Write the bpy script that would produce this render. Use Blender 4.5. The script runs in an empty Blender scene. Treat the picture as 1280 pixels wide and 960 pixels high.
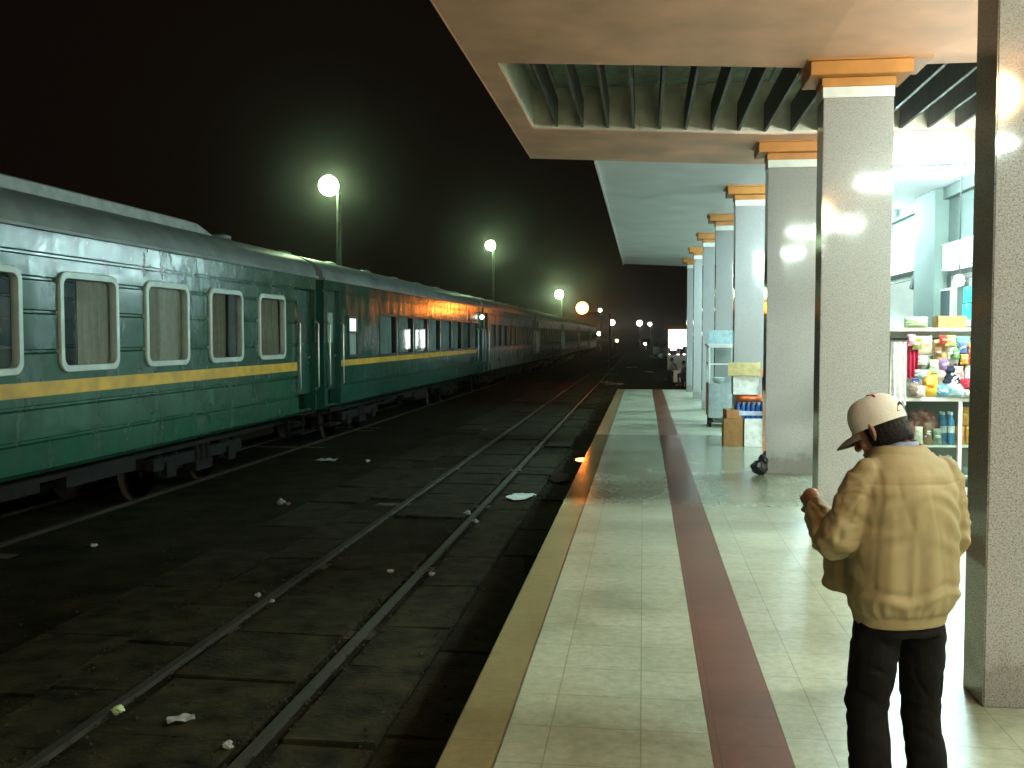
import bpy, bmesh, math, random
from mathutils import Vector, Matrix, Euler, noise as mnoise
R = math.radians
PI = math.pi
random.seed(7)
SC = bpy.context.scene
COL = SC.collection

# ------------------------------------------------------------------ camera, world, exposure
cd = bpy.data.cameras.new('camera')
cam = bpy.data.objects.new('camera', cd)
COL.objects.link(cam)
cd.sensor_width = 36
cd.lens = 36 * 1250 / 1280
cd.clip_start = 0.05
cd.clip_end = 2000
cam.location = (0, 0, 1.75)
cam.rotation_euler = (R(90 - 2.748), 0, R(7.466))
SC.camera = cam
W = bpy.data.worlds.new('World')
SC.world = W
W.use_nodes = True
bg = W.node_tree.nodes['Background']
bg.inputs[0].default_value = (1.0, 0.62, 0.42, 1)
bg.inputs[1].default_value = 0.0035
SC.view_settings.view_transform = 'Standard'
SC.view_settings.look = 'None'
SC.view_settings.exposure = 0.32
SC.view_settings.gamma = 1
SC.render.engine = 'CYCLES'
SC.cycles.use_denoising = True
SC.cycles.max_bounces = 7
SC.cycles.diffuse_bounces = 4
SC.cycles.glossy_bounces = 3
SC.cycles.transparent_max_bounces = 12
SC.cycles.sample_clamp_indirect = 6
SC.cycles.caustics_reflective = False
SC.cycles.caustics_refractive = False

# ------------------------------------------------------------------ materials
def nodes_of(m):
    m.use_nodes = True
    nt = m.node_tree
    return nt, nt.nodes, nt.links, nt.nodes['Principled BSDF']

def ramp(N, L, src, stops):
    r = N.new('ShaderNodeValToRGB')
    els = r.color_ramp.elements
    while len(els) < len(stops):
        els.new(0.5)
    for e, (p, c) in zip(els, stops):
        e.position = p
        e.color = (*c, 1) if len(c) == 3 else c
    L.new(src, r.inputs[0])
    return r

def mat(name, col, rough=0.6, metal=0.0, var=0.25, scale=6.0, bump=0.0, bscale=None, coat=0.0, spec=0.5, coords='Object', rvar=0.0):
    m = bpy.data.materials.new(name)
    nt, N, L, P = nodes_of(m)
    tc = N.new('ShaderNodeTexCoord')
    n = N.new('ShaderNodeTexNoise')
    n.inputs['Scale'].default_value = scale
    n.inputs['Detail'].default_value = 5
    L.new(tc.outputs[coords], n.inputs['Vector'])
    a = tuple(max(0, c * (1 - var)) for c in col)
    b = tuple(min(1, c * (1 + var)) for c in col)
    r = ramp(N, L, n.outputs['Fac'], [(0.3, a), (0.7, b)])
    L.new(r.outputs[0], P.inputs['Base Color'])
    P.inputs['Roughness'].default_value = rough
    P.inputs['Metallic'].default_value = metal
    P.inputs['Specular IOR Level'].default_value = spec
    P.inputs['Coat Weight'].default_value = coat
    P.inputs['Coat Roughness'].default_value = 0.08
    if rvar:
        mr = N.new('ShaderNodeMapRange')
        mr.inputs[1].default_value = 0.3; mr.inputs[2].default_value = 0.7
        mr.inputs[3].default_value = rough - rvar; mr.inputs[4].default_value = rough + rvar
        L.new(n.outputs['Fac'], mr.inputs[0])
        L.new(mr.outputs[0], P.inputs['Roughness'])
    if bump:
        n2 = N.new('ShaderNodeTexNoise')
        n2.inputs['Scale'].default_value = bscale or scale * 3
        n2.inputs['Detail'].default_value = 4
        L.new(tc.outputs[coords], n2.inputs['Vector'])
        bp = N.new('ShaderNodeBump')
        bp.inputs['Strength'].default_value = bump
        bp.inputs['Distance'].default_value = 0.02
        L.new(n2.outputs['Fac'], bp.inputs['Height'])
        L.new(bp.outputs[0], P.inputs['Normal'])
    return m

def emit(name, col, strength):
    m = bpy.data.materials.new(name)
    nt, N, L, P = nodes_of(m)
    P.inputs['Base Color'].default_value = (0.8, 0.8, 0.8, 1)
    P.inputs['Emission Color'].default_value = (*col, 1)
    P.inputs['Emission Strength'].default_value = strength
    return m

def floor_mat(name, a, b, tile=0.4, wrough=0.13):
    """polished platform stone: mottled tiles with joints; washed, still wet strip across the platform"""
    m = bpy.data.materials.new(name)
    nt, N, L, P = nodes_of(m)
    tc = N.new('ShaderNodeTexCoord')
    n = N.new('ShaderNodeTexNoise'); n.inputs['Scale'].default_value = 16; n.inputs['Detail'].default_value = 9
    n.inputs['Roughness'].default_value = 0.7
    L.new(tc.outputs['Object'], n.inputs['Vector'])
    r = ramp(N, L, n.outputs['Fac'], [(0.32, a), (0.68, b)])
    br = N.new('ShaderNodeTexBrick')
    br.offset = 0.0
    br.inputs['Scale'].default_value = 1.0
    br.inputs['Brick Width'].default_value = tile
    br.inputs['Row Height'].default_value = tile
    br.inputs['Mortar Size'].default_value = 0.0036
    br.inputs['Color1'].default_value = (1.0, 1.0, 1.0, 1)
    br.inputs['Color2'].default_value = (0.86, 0.88, 0.86, 1)
    br.inputs['Mortar'].default_value = (0.50, 0.49, 0.42, 1)
    L.new(tc.outputs['Object'], br.inputs['Vector'])
    mx = N.new('ShaderNodeMixRGB'); mx.blend_type = 'MULTIPLY'; mx.inputs[0].default_value = 0.8
    L.new(r.outputs[0], mx.inputs[1]); L.new(br.outputs['Color'], mx.inputs[2])
    # large scuffed, dirty patches
    n3 = N.new('ShaderNodeTexNoise'); n3.inputs['Scale'].default_value = 1.3; n3.inputs['Detail'].default_value = 6
    L.new(tc.outputs['Object'], n3.inputs['Vector'])
    r3 = ramp(N, L, n3.outputs['Fac'], [(0.32, (0.60, 0.60, 0.54)), (0.45, (0.86, 0.86, 0.82)), (0.62, (1, 1, 1))])
    mx3 = N.new('ShaderNodeMixRGB'); mx3.blend_type = 'MULTIPLY'; mx3.inputs[0].default_value = 0.9
    L.new(mx.outputs[0], mx3.inputs[1]); L.new(r3.outputs[0], mx3.inputs[2])
    # wet mask along Y
    sep = N.new('ShaderNodeSeparateXYZ'); L.new(tc.outputs['Object'], sep.inputs[0])
    wob = N.new('ShaderNodeMath'); wob.operation = 'MULTIPLY_ADD'
    L.new(n3.outputs['Fac'], wob.inputs[0]); wob.inputs[1].default_value = 0.25; L.new(sep.outputs['Y'], wob.inputs[2])
    m1 = N.new('ShaderNodeMapRange'); m1.inputs[1].default_value = 10.35; m1.inputs[2].default_value = 10.95
    L.new(wob.outputs[0], m1.inputs[0])
    m2 = N.new('ShaderNodeMapRange'); m2.inputs[1].default_value = 17.80; m2.inputs[2].default_value = 17.88
    m2.inputs[3].default_value = 1; m2.inputs[4].default_value = 0
    L.new(sep.outputs['Y'], m2.inputs[0])
    wm = N.new('ShaderNodeMath'); wm.operation = 'MULTIPLY'
    L.new(m1.outputs[0], wm.inputs[0]); L.new(m2.outputs[0], wm.inputs[1])
    dk = N.new('ShaderNodeMixRGB'); dk.blend_type = 'MULTIPLY'
    L.new(wm.outputs[0], dk.inputs[0]); L.new(mx3.outputs[0], dk.inputs[1]); dk.inputs[2].default_value = (0.66, 0.67, 0.66, 1)
    L.new(dk.outputs[0], P.inputs['Base Color'])
    rr = N.new('ShaderNodeMapRange'); rr.inputs[1].default_value = 0; rr.inputs[2].default_value = 1
    rr.inputs[3].default_value = 0.27; rr.inputs[4].default_value = wrough
    L.new(wm.outputs[0], rr.inputs[0])
    rn = N.new('ShaderNodeMath'); rn.operation = 'MULTIPLY_ADD'
    L.new(n.outputs['Fac'], rn.inputs[0]); rn.inputs[1].default_value = 0.12; L.new(rr.outputs[0], rn.inputs[2])
    L.new(rn.outputs[0], P.inputs['Roughness'])
    bp = N.new('ShaderNodeBump'); bp.inputs['Strength'].default_value = 0.12; bp.inputs['Distance'].default_value = 0.006
    n4 = N.new('ShaderNodeTexNoise'); n4.inputs['Scale'].default_value = 5; n4.inputs['Detail'].default_value = 3
    L.new(tc.outputs['Object'], n4.inputs['Vector'])
    L.new(n4.outputs['Fac'], bp.inputs['Height']); L.new(bp.outputs[0], P.inputs['Normal'])
    return m

def granite_mat():
    m = bpy.data.materials.new('polished_granite')
    nt, N, L, P = nodes_of(m)
    tc = N.new('ShaderNodeTexCoord')
    v = N.new('ShaderNodeTexVoronoi'); v.inputs['Scale'].default_value = 170
    L.new(tc.outputs['Object'], v.inputs['Vector'])
    n = N.new('ShaderNodeTexNoise'); n.inputs['Scale'].default_value = 130; n.inputs['Detail'].default_value = 6
    L.new(tc.outputs['Object'], n.inputs['Vector'])
    r = ramp(N, L, n.outputs['Fac'], [(0.30, (0.15, 0.148, 0.15)), (0.45, (0.345, 0.342, 0.348)), (0.60, (0.41, 0.408, 0.412)), (0.72, (0.52, 0.51, 0.50))])
    sepc = N.new('ShaderNodeSeparateColor'); L.new(v.outputs['Color'], sepc.inputs[0])
    r2 = ramp(N, L, sepc.outputs[0], [(0.0, (0.55, 0.52, 0.5)), (0.35, (1, 0.98, 0.96)), (0.9, (1.0, 0.93, 0.9))])
    mx = N.new('ShaderNodeMixRGB'); mx.blend_type = 'MULTIPLY'; mx.inputs[0].default_value = 0.75
    L.new(r.outputs[0], mx.inputs[1]); L.new(r2.outputs[0], mx.inputs[2])
    sz = N.new('ShaderNodeSeparateXYZ'); L.new(tc.outputs['Object'], sz.inputs[0])
    ns_ = N.new('ShaderNodeTexNoise'); ns_.inputs['Scale'].default_value = 7; L.new(tc.outputs['Object'], ns_.inputs['Vector'])
    ad = N.new('ShaderNodeMath'); ad.operation = 'MULTIPLY_ADD'; L.new(ns_.outputs['Fac'], ad.inputs[0]); ad.inputs[1].default_value = -.35; L.new(sz.outputs['Z'], ad.inputs[2])
    gr = ramp(N, L, ad.outputs[0], [(0.0, (.55, .52, .47)), (.12, (1, 1, 1))])
    mg = N.new('ShaderNodeMixRGB'); mg.blend_type = 'MULTIPLY'; mg.inputs[0].default_value = .7
    L.new(mx.outputs[0], mg.inputs[1]); L.new(gr.outputs[0], mg.inputs[2])
    L.new(mg.outputs[0], P.inputs['Base Color'])
    P.inputs['Roughness'].default_value = 0.13
    n2 = N.new('ShaderNodeTexNoise'); n2.inputs['Scale'].default_value = 2.5; n2.inputs['Detail'].default_value = 2
    L.new(tc.outputs['Object'], n2.inputs['Vector'])
    mr = N.new('ShaderNodeMapRange'); mr.inputs[1].default_value = .3; mr.inputs[2].default_value = .7
    mr.inputs[3].default_value = 0.055; mr.inputs[4].default_value = 0.10
    L.new(n2.outputs['Fac'], mr.inputs[0]); L.new(mr.outputs[0], P.inputs['Roughness'])
    return m

def paint_mat(name, col, rough=0.22, wav=0.25):
    """old glossy carriage paint on wavy sheet metal with grime"""
    m = bpy.data.materials.new(name)
    nt, N, L, P = nodes_of(m)
    tc = N.new('ShaderNodeTexCoord')
    n = N.new('ShaderNodeTexNoise'); n.inputs['Scale'].default_value = 2.2; n.inputs['Detail'].default_value = 8
    n.inputs['Roughness'].default_value = 0.65
    mp = N.new('ShaderNodeMapping'); mp.inputs['Scale'].default_value = (1, 1, 0.45)
    L.new(tc.outputs['Object'], mp.inputs[0]); L.new(mp.outputs[0], n.inputs['Vector'])
    a = tuple(c * 0.6 for c in col); b = tuple(min(1, c * 1.3) for c in col)
    r = ramp(N, L, n.outputs['Fac'], [(0.3, a), (0.65, b)])
    L.new(r.outputs[0], P.inputs['Base Color'])
    mr = N.new('ShaderNodeMapRange'); mr.inputs[1].default_value = .35; mr.inputs[2].default_value = .65
    mr.inputs[3].default_value = rough + 0.15; mr.inputs[4].default_value = rough - 0.05
    L.new(n.outputs['Fac'], mr.inputs[0]); L.new(mr.outputs[0], P.inputs['Roughness'])
    n2 = N.new('ShaderNodeTexNoise'); n2.inputs['Scale'].default_value = 3.5; n2.inputs['Detail'].default_value = 2
    L.new(tc.outputs['Object'], n2.inputs['Vector'])
    bp = N.new('ShaderNodeBump'); bp.inputs['Strength'].default_value = wav; bp.inputs['Distance'].default_value = 0.06
    L.new(n2.outputs['Fac'], bp.inputs['Height']); L.new(bp.outputs[0], P.inputs['Normal'])
    return m

def glass_mat(name, tint=(0.9, 0.95, 0.93), ior=1.5, gl=1.0):
    m = bpy.data.materials.new(name)
    nt, N, L, P = nodes_of(m)
    N.remove(P)
    out = N['Material Output']
    t = N.new('ShaderNodeBsdfTransparent'); t.inputs[0].default_value = (*tint, 1)
    g = N.new('ShaderNodeBsdfGlossy'); g.inputs['Roughness'].default_value = 0.03
    tc = N.new('ShaderNodeTexCoord')
    n2 = N.new('ShaderNodeTexNoise'); n2.inputs['Scale'].default_value = 3.0
    L.new(tc.outputs['Object'], n2.inputs['Vector'])
    bp = N.new('ShaderNodeBump'); bp.inputs['Strength'].default_value = 0.02; bp.inputs['Distance'].default_value = 0.02
    L.new(n2.outputs['Fac'], bp.inputs['Height']); L.new(bp.outputs[0], g.inputs['Normal'])
    lw_ = N.new('ShaderNodeLayerWeight'); lw_.inputs[0].default_value = 0.5
    pw = N.new('ShaderNodeMath'); pw.operation = 'POWER'; L.new(lw_.outputs['Facing'], pw.inputs[0]); pw.inputs[1].default_value = 5
    f = N.new('ShaderNodeMath'); f.operation = 'MULTIPLY_ADD'; L.new(pw.outputs[0], f.inputs[0]); f.inputs[1].default_value = .75; f.inputs[2].default_value = .08
    mx = N.new('ShaderNodeMixShader')
    L.new(f.outputs[0], mx.inputs[0]); L.new(t.outputs[0], mx.inputs[1]); L.new(g.outputs[0], mx.inputs[2])
    L.new(mx.outputs[0], out.inputs[0])
    return m

M = {}
M['tile'] = floor_mat('platform_tile', (0.285, 0.305, 0.225), (0.465, 0.49, 0.385))
M['tile_brown'] = floor_mat('brown_tile', (0.105, 0.036, 0.019), (0.165, 0.060, 0.034), tile=0.33)
M['tile_brown'].node_tree.nodes['Principled BSDF'].inputs['Specular IOR Level'].default_value = 0.3
M['tile_edge'] = floor_mat('edge_stone', (0.165, 0.128, 0.058), (0.28, 0.215, 0.105), tile=0.6, wrough=0.035)
M['granite'] = granite_mat()
M['orange'] = mat('orange_paint', (0.50, 0.19, 0.03), 0.5, var=0.15, scale=5, bump=0.05)
M['white_band'] = mat('white_band', (0.75, 0.75, 0.72), 0.5, var=0.08)
M['soffit'] = mat('beige_soffit', (0.82, 0.45, 0.32), 0.6, var=0.22, scale=1.3, bump=0.04, bscale=14)
M['white_ceiling'] = mat('pale_ceiling', (0.90, 0.87, 0.97), 0.6, var=0.08, scale=1.1)
M['fin'] = mat('dark_fin', (0.075, 0.068, 0.056), 0.55, var=0.3)
M['well'] = mat('well_wall', (0.86, 0.78, 0.67), 0.6, var=0.15)
M['roofsheet'] = mat('roof_sheet', (0.44, 0.52, 0.46), 0.5, var=0.3)
M['concrete'] = mat('old_concrete', (0.10, 0.095, 0.075), 0.85, var=0.4, scale=4, bump=0.4, bscale=25)
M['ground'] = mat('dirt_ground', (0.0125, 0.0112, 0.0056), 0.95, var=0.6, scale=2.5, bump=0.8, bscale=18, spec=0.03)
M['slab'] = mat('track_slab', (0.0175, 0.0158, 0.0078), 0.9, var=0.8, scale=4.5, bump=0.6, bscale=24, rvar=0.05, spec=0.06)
M['rail'] = mat('rail_steel', (0.024, 0.021, 0.014), 0.6, metal=0.3, var=0.3, scale=9)
M['rust_dark'] = mat('dark_rusty_rail', (0.016, 0.011, 0.008), 0.8, var=0.4, scale=8, spec=0.2)
M['rust'] = mat('rusty_steel', (0.05, 0.030, 0.020), 0.75, metal=0.2, var=0.4, scale=8)
M['green'] = paint_mat('green_carriage_paint', (0.014, 0.072, 0.043), rough=0.18, wav=0.14)
M['green_dull'] = paint_mat('dull_green_paint', (0.015, 0.062, 0.046), rough=0.26, wav=0.10)
M['teal'] = paint_mat('teal_carriage_paint', (0.015, 0.072, 0.052), rough=0.13, wav=0.07)
M['yellow'] = mat('yellow_stripe', (0.62, 0.36, 0.015), 0.4, var=0.25, scale=4)
M['car_roof'] = mat('grey_roof_paint', (0.19, 0.22, 0.215), 0.45, var=0.3, scale=2, bump=0.1)
M['duct'] = mat('roof_duct', (0.38, 0.43, 0.42), 0.5, var=0.2)
M['frame'] = mat('window_frame', (0.48, 0.55, 0.50), 0.45, metal=0.2, var=0.12)
M['dark_frame'] = mat('dark_window_frame', (0.02, 0.035, 0.03), 0.4, var=0.2)
M['pane'] = glass_mat('window_glass')
M['curtain'] = mat('curtain_cloth', (0.22, 0.205, 0.145), 0.85, var=0.15, scale=12)
M['curtain_pale'] = mat('pale_curtain', (0.27, 0.33, 0.31), 0.85, var=0.2, scale=5)
M['interior'] = mat('carriage_interior', (0.05, 0.055, 0.05), 0.8)
M['black'] = mat('black_iron', (0.010, 0.009, 0.009), 0.7, var=0.4, spec=0.2)
M['undergrey'] = mat('underframe', (0.008, 0.007, 0.006), 0.8, var=0.5, scale=9, spec=0.12)
M['steelbar'] = mat('hand_rail_steel', (0.55, 0.58, 0.55), 0.28, metal=0.9, var=0.1)
M['board_orange'] = mat('orange_board', (0.55, 0.17, 0.035), 0.6, var=0.6, scale=9)
M['tube'] = emit('fluorescent_tube', (0.78, 1.0, 0.86), 400)
M['tube_fill'] = emit('fill_tube', (0.92, 1.0, 0.84), 470)
M['tube_cold'] = emit('cold_tube', (0.66, 1.0, 1.0), 950)
M['tube_shop'] = emit('shop_tube', (0.80, 1.0, 0.96), 260)
M['warm_bulb'] = emit('warm_bulb', (1.0, 0.66, 0.30), 110)
M['warm_fill'] = emit('warm_fill_bulb', (1.0, 0.68, 0.34), 50)
M['globe'] = emit('mercury_globe', (0.66, 1.0, 0.50), 190)
M['globe_far'] = emit('far_globe', (1.0, 0.95, 0.78), 12)
M['sodium'] = emit('sodium_globe', (1.0, 0.25, 0.03), 55)
M['pole'] = mat('galvanised_pole', (0.16, 0.17, 0.14), 0.5, metal=0.3, var=0.2)
M['fixture'] = mat('lamp_housing', (0.7, 0.7, 0.68), 0.4, var=0.05)
M['wall'] = mat('plaster_wall', (0.13, 0.165, 0.145), 0.75, var=0.15, scale=1.5, bump=0.08)
M['white_wall'] = mat('white_plaster', (0.78, 0.80, 0.79), 0.7, var=0.05)
M['sign'] = emit('sign_face', (0.86, 1.0, 0.99), 1.0)
M['sign_mark'] = mat('sign_marks', (0.30, 0.42, 0.46), 0.6, var=0.2)
M['sign_teal'] = mat('sign_teal', (0.30, 0.62, 0.66), 0.6, var=0.3, scale=5)

def pcol(name, col, rough=0.5, var=0.18, scale=14, bump=0.0, **k):
    key = 'c_' + name
    if key not in M:
        M[key] = mat(name, col, rough, var=var, scale=scale, bump=bump, **k)
    return M[key]

# ------------------------------------------------------------------ mesh helpers
class MB:
    def __init__(s):
        s.v = []; s.f = []; s.m = []
    def add(s, vs, fs, mi=0):
        o = len(s.v)
        s.v += [tuple(p) for p in vs]
        s.f += [tuple(i + o for i in f) for f in fs]
        s.m += [mi] * len(fs)
        return s
    def box(s, x0, x1, y0, y1, z0, z1, mi=0):
        return s.add([(x0, y0, z0), (x1, y0, z0), (x1, y1, z0), (x0, y1, z0), (x0, y0, z1), (x1, y0, z1), (x1, y1, z1), (x0, y1, z1)],
                     [(0, 3, 2, 1), (4, 5, 6, 7), (0, 1, 5, 4), (1, 2, 6, 5), (2, 3, 7, 6), (3, 0, 4, 7)], mi)
    def obox(s, c, size, rot=(0, 0, 0), mi=0):
        q = Euler(rot).to_matrix()
        c = Vector(c); hx, hy, hz = size[0] / 2, size[1] / 2, size[2] / 2
        vs = [c + q @ Vector((x, y, z)) for z in (-hz, hz) for x, y in ((-hx, -hy), (hx, -hy), (hx, hy), (-hx, hy))]
        return s.add(vs, [(0, 3, 2, 1), (4, 5, 6, 7), (0, 1, 5, 4), (1, 2, 6, 5), (2, 3, 7, 6), (3, 0, 4, 7)], mi)
    def loft(s, rings, mi=0, closed=True, cap=True):
        n = len(rings[0]); vs = [p for r in rings for p in r]; fs = []
        for i in range(len(rings) - 1):
            for j in range(n if closed else n - 1):
                k = (j + 1) % n
                fs.append((i * n + j, i * n + k, (i + 1) * n + k, (i + 1) * n + j))
        if cap and closed:
            fs.append(tuple(range(n - 1, -1, -1)))
            fs.append(tuple((len(rings) - 1) * n + j for j in range(n)))
        return s.add(vs, fs, mi)
    def tube(s, pts, r, seg=10, mi=0, round_ends=False):
        pts = [Vector(p) for p in pts]
        rs = list(r) if isinstance(r, (list, tuple)) else [r] * len(pts)
        if round_ends:
            d0 = (pts[0] - pts[1]).normalized(); d1 = (pts[-1] - pts[-2]).normalized()
            P = []; Q = []
            for a in (80, 55, 28):
                P.append(pts[0] + d0 * rs[0] * math.sin(R(a))); Q.append(rs[0] * math.cos(R(a)))
            P += pts; Q += rs
            for a in (28, 55, 80):
                P.append(pts[-1] + d1 * rs[-1] * math.sin(R(a))); Q.append(rs[-1] * math.cos(R(a)))
            pts, rs = P, Q
        rings = []; up = None
        for i, p in enumerate(pts):
            d = (pts[min(i + 1, len(pts) - 1)] - pts[max(i - 1, 0)]).normalized()
            if up is None:
                up = Vector((0, 0, 1)) if abs(d.z) < 0.9 else Vector((1, 0, 0))
            a = d.cross(up)
            if a.length < 1e-4:
                a = d.cross(Vector((0, 1, 0.3)))
            a.normalize(); b = a.cross(d).normalized(); up = b
            rings.append([p + (a * math.cos(2 * PI * k / seg) + b * math.sin(2 * PI * k / seg)) * rs[i] for k in range(seg)])
        return s.loft(rings, mi)
    def lathe(s, prof, c=(0, 0, 0), seg=20, mi=0):
        c = Vector(c)
        return s.loft([[c + Vector((r * math.cos(2 * PI * k / seg), r * math.sin(2 * PI * k / seg), z)) for k in range(seg)] for r, z in prof], mi)
    def ell(s, c, r, rot=(0, 0, 0), seg=16, rings=10, mi=0):
        q = Euler(rot).to_matrix(); c = Vector(c)
        rr = []
        for i in range(1, rings):
            t = PI * i / rings - PI / 2
            rr.append([c + q @ Vector((r[0] * math.cos(t) * math.cos(2 * PI * k / seg), r[1] * math.cos(t) * math.sin(2 * PI * k / seg), r[2] * math.sin(t))) for k in range(seg)])
        n = len(rr)
        o = len(s.v)
        s.loft(rr, mi, cap=False)
        b = c + q @ Vector((0, 0, -r[2])); t_ = c + q @ Vector((0, 0, r[2]))
        i0 = len(s.v); s.v += [tuple(b), tuple(t_)]
        for k in range(seg):
            s.f.append((i0, o + (k + 1) % seg, o + k)); s.m.append(mi)
            e = o + (n - 1) * seg
            s.f.append((i0 + 1, e + k, e + (k + 1) % seg)); s.m.append(mi)
        return s
    def prism_y(s, poly, y0, y1, mi=0):
        return s.loft([[(x, y0, z) for x, z in poly], [(x, y1, z) for x, z in poly]], mi)
    def shift(s, d):
        s.v = [(x + d[0], y + d[1], z + d[2]) for x, y, z in s.v]
        return s
    def xform(s, mtx):
        s.v = [tuple(mtx @ Vector(p)) for p in s.v]
        return s
    def mesh(s, name, mats, smooth=False, bevel=0.0, ang=38):
        me = bpy.data.meshes.new(name)
        me.from_pydata(s.v, [], s.f)
        if not isinstance(mats, (list, tuple)):
            mats = [mats]
        for m in mats:
            me.materials.append(m)
        me.polygons.foreach_set('material_index', s.m)
        bm = bmesh.new(); bm.from_mesh(me)
        bmesh.ops.recalc_face_normals(bm, faces=bm.faces)
        if bevel:
            bmesh.ops.bevel(bm, geom=[e for e in bm.edges if len(e.link_faces) == 2 and e.calc_face_angle(0) > R(30)], offset=bevel, segments=2, affect='EDGES', clamp_overlap=True)
        if smooth:
            for f in bm.faces:
                f.smooth = True
            for e in bm.edges:
                e.smooth = not (len(e.link_faces) == 2 and e.calc_face_angle(0) > R(ang))
        bm.to_mesh(me); bm.free()
        me.update()
        return me
    def build(s, name, mats, parent=None, smooth=False, bevel=0.0, ang=38):
        o = bpy.data.objects.new(name, s.mesh(name, mats, smooth, bevel, ang))
        COL.objects.link(o)
        if parent:
            o.parent = parent
        return o

def tag(o, label=None, cat=None, group=None, kind=None):
    if label: o['label'] = label
    if cat: o['category'] = cat
    if group: o['group'] = group
    if kind: o['kind'] = kind
    return o

def empty(name, loc=(0, 0, 0), rz=0.0, **k):
    o = bpy.data.objects.new(name, None)
    COL.objects.link(o)
    o.location = loc; o.rotation_euler = (0, 0, rz)
    o.empty_display_size = 0.2
    return tag(o, **k)

def copy_tree(o, parent=None):
    c = o.copy(); COL.objects.link(c)
    if parent: c.parent = parent
    for ch in list(o.children):
        copy_tree(ch, c)
    return c

def place(o, loc, rz=0.0):
    o.location = loc; o.rotation_euler = (0, 0, rz)
    return o

def rrect(hw, hh, r, n=6):
    """rounded rectangle outline in (u, v)"""
    pts = []
    for cx, cy, a0 in ((hw - r, hh - r, 0), (-hw + r, hh - r, 90), (-hw + r, -hh + r, 180), (hw - r, -hh + r, 270)):
        for i in range(n + 1):
            a = R(a0 + 90 * i / n)
            pts.append((cx + r * math.cos(a), cy + r * math.sin(a)))
    return pts

def remesh(mb, voxel, smooth=4, name='m'):
    o = bpy.data.objects.new('tmp', mb.mesh('tmp', []))
    COL.objects.link(o)
    md = o.modifiers.new('r', 'REMESH'); md.mode = 'VOXEL'; md.voxel_size = voxel
    if smooth:
        sm = o.modifiers.new('s', 'SMOOTH'); sm.factor = 0.5; sm.iterations = smooth
    dg = bpy.context.evaluated_depsgraph_get()
    me = bpy.data.meshes.new_from_object(o.evaluated_get(dg))
    me.name = name
    bpy.data.objects.remove(o)
    for p in me.polygons:
        p.use_smooth = True
    return me

def displace(me, fn):
    ns = [v.normal.copy() for v in me.vertices]
    for v, n in zip(me.vertices, ns):
        v.co = v.co + fn(v.co, n)
    me.update()

def meshobj(name, me, mats, parent=None):
    me.materials.clear()
    for m in (mats if isinstance(mats, (list, tuple)) else [mats]):
        me.materials.append(m)
    o = bpy.data.objects.new(name, me)
    COL.objects.link(o)
    if parent: o.parent = parent
    return o

# ================================================================== SETTING
RZ = -0.45                 # rail-head level
GZ = -0.47                 # ground level beside the rails
PX0 = -0.83                # platform edge
PEND = 33.0

g = MB()
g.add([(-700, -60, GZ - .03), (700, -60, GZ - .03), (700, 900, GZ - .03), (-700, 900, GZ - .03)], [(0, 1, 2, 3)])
tag(g.build('ground', M['ground']), kind='structure')

p = MB()
p.box(PX0 + .03, 9.0, -12, PEND, GZ - .1, -0.012)
tag(p.build('platform_base', M['concrete']), kind='structure')
p = MB()
p.box(PX0 + .24, 0.295, -12, PEND + .02, -0.012, 0)
p.box(0.625, 9.0, -12, PEND + .02, -0.012, 0)
tag(p.build('platform', M['tile']), kind='structure')
p = MB(); p.box(0.297, 0.623, -12, PEND + .02, -0.012, 0.001)
tag(p.build('platform_stripe', M['tile_brown']), kind='structure')
p = MB(); p.box(PX0, PX0 + .238, -12, PEND + .03, -0.07, 0.0015)
tag(p.build('platform_edge', M['tile_edge'], bevel=0.008), kind='structure')
# ramp and apron beyond the platform end
p = MB()
p.add([(PX0, PEND + .03, -.02), (9, PEND + .03, -.02), (9, PEND + 4, GZ - .01), (PX0, PEND + 4, GZ - .01), (PX0, PEND + .03, GZ - .05), (9, PEND + .03, GZ - .05)],
      [(0, 1, 2, 3), (0, 3, 4), (1, 5, 2), (0, 4, 5, 1)])
tag(p.build('platform_ramp', M['concrete']), kind='structure')

# paving slabs between and beside the rails of the near track (a broken, uneven concrete crossing-paving)
XL, XR = -3.12, -2.06
sl = MB()
rr = random.Random(3)
def slabs(x0, x1, ystart, yend, lmin, lmax, drop=0.0, skip=0.06):
    y = ystart
    while y < yend:
        l = rr.uniform(lmin, lmax)
        if rr.random() > skip:
            dz = rr.uniform(-.012, .008) - drop; t1 = rr.uniform(-.008, .008); t2 = rr.uniform(-.008, .008)
            j = rr.uniform(-.012, .012)
            z = GZ + dz
            sl.add([(x0 + j, y + .012, z + t1), (x1 + j, y + .012, z - t1), (x1 + j, y + l - .014, z - t1 + t2), (x0 + j, y + l - .014, z + t1 + t2),
                    (x0 + j, y + .012, z - .12), (x1 + j, y + .012, z - .12), (x1 + j, y + l - .014, z - .12), (x0 + j, y + l - .014, z - .12)],
                   [(0, 1, 2, 3), (0, 4, 5, 1), (1, 5, 6, 2), (2, 6, 7, 3), (3, 7, 4, 0)])
        y += l
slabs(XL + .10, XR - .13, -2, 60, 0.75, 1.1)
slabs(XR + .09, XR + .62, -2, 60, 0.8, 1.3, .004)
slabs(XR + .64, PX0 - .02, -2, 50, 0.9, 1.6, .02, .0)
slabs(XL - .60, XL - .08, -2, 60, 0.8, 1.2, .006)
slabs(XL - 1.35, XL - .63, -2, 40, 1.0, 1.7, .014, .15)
tag(sl.build('track_paving', M['slab'], bevel=0.006), kind='structure')

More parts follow.
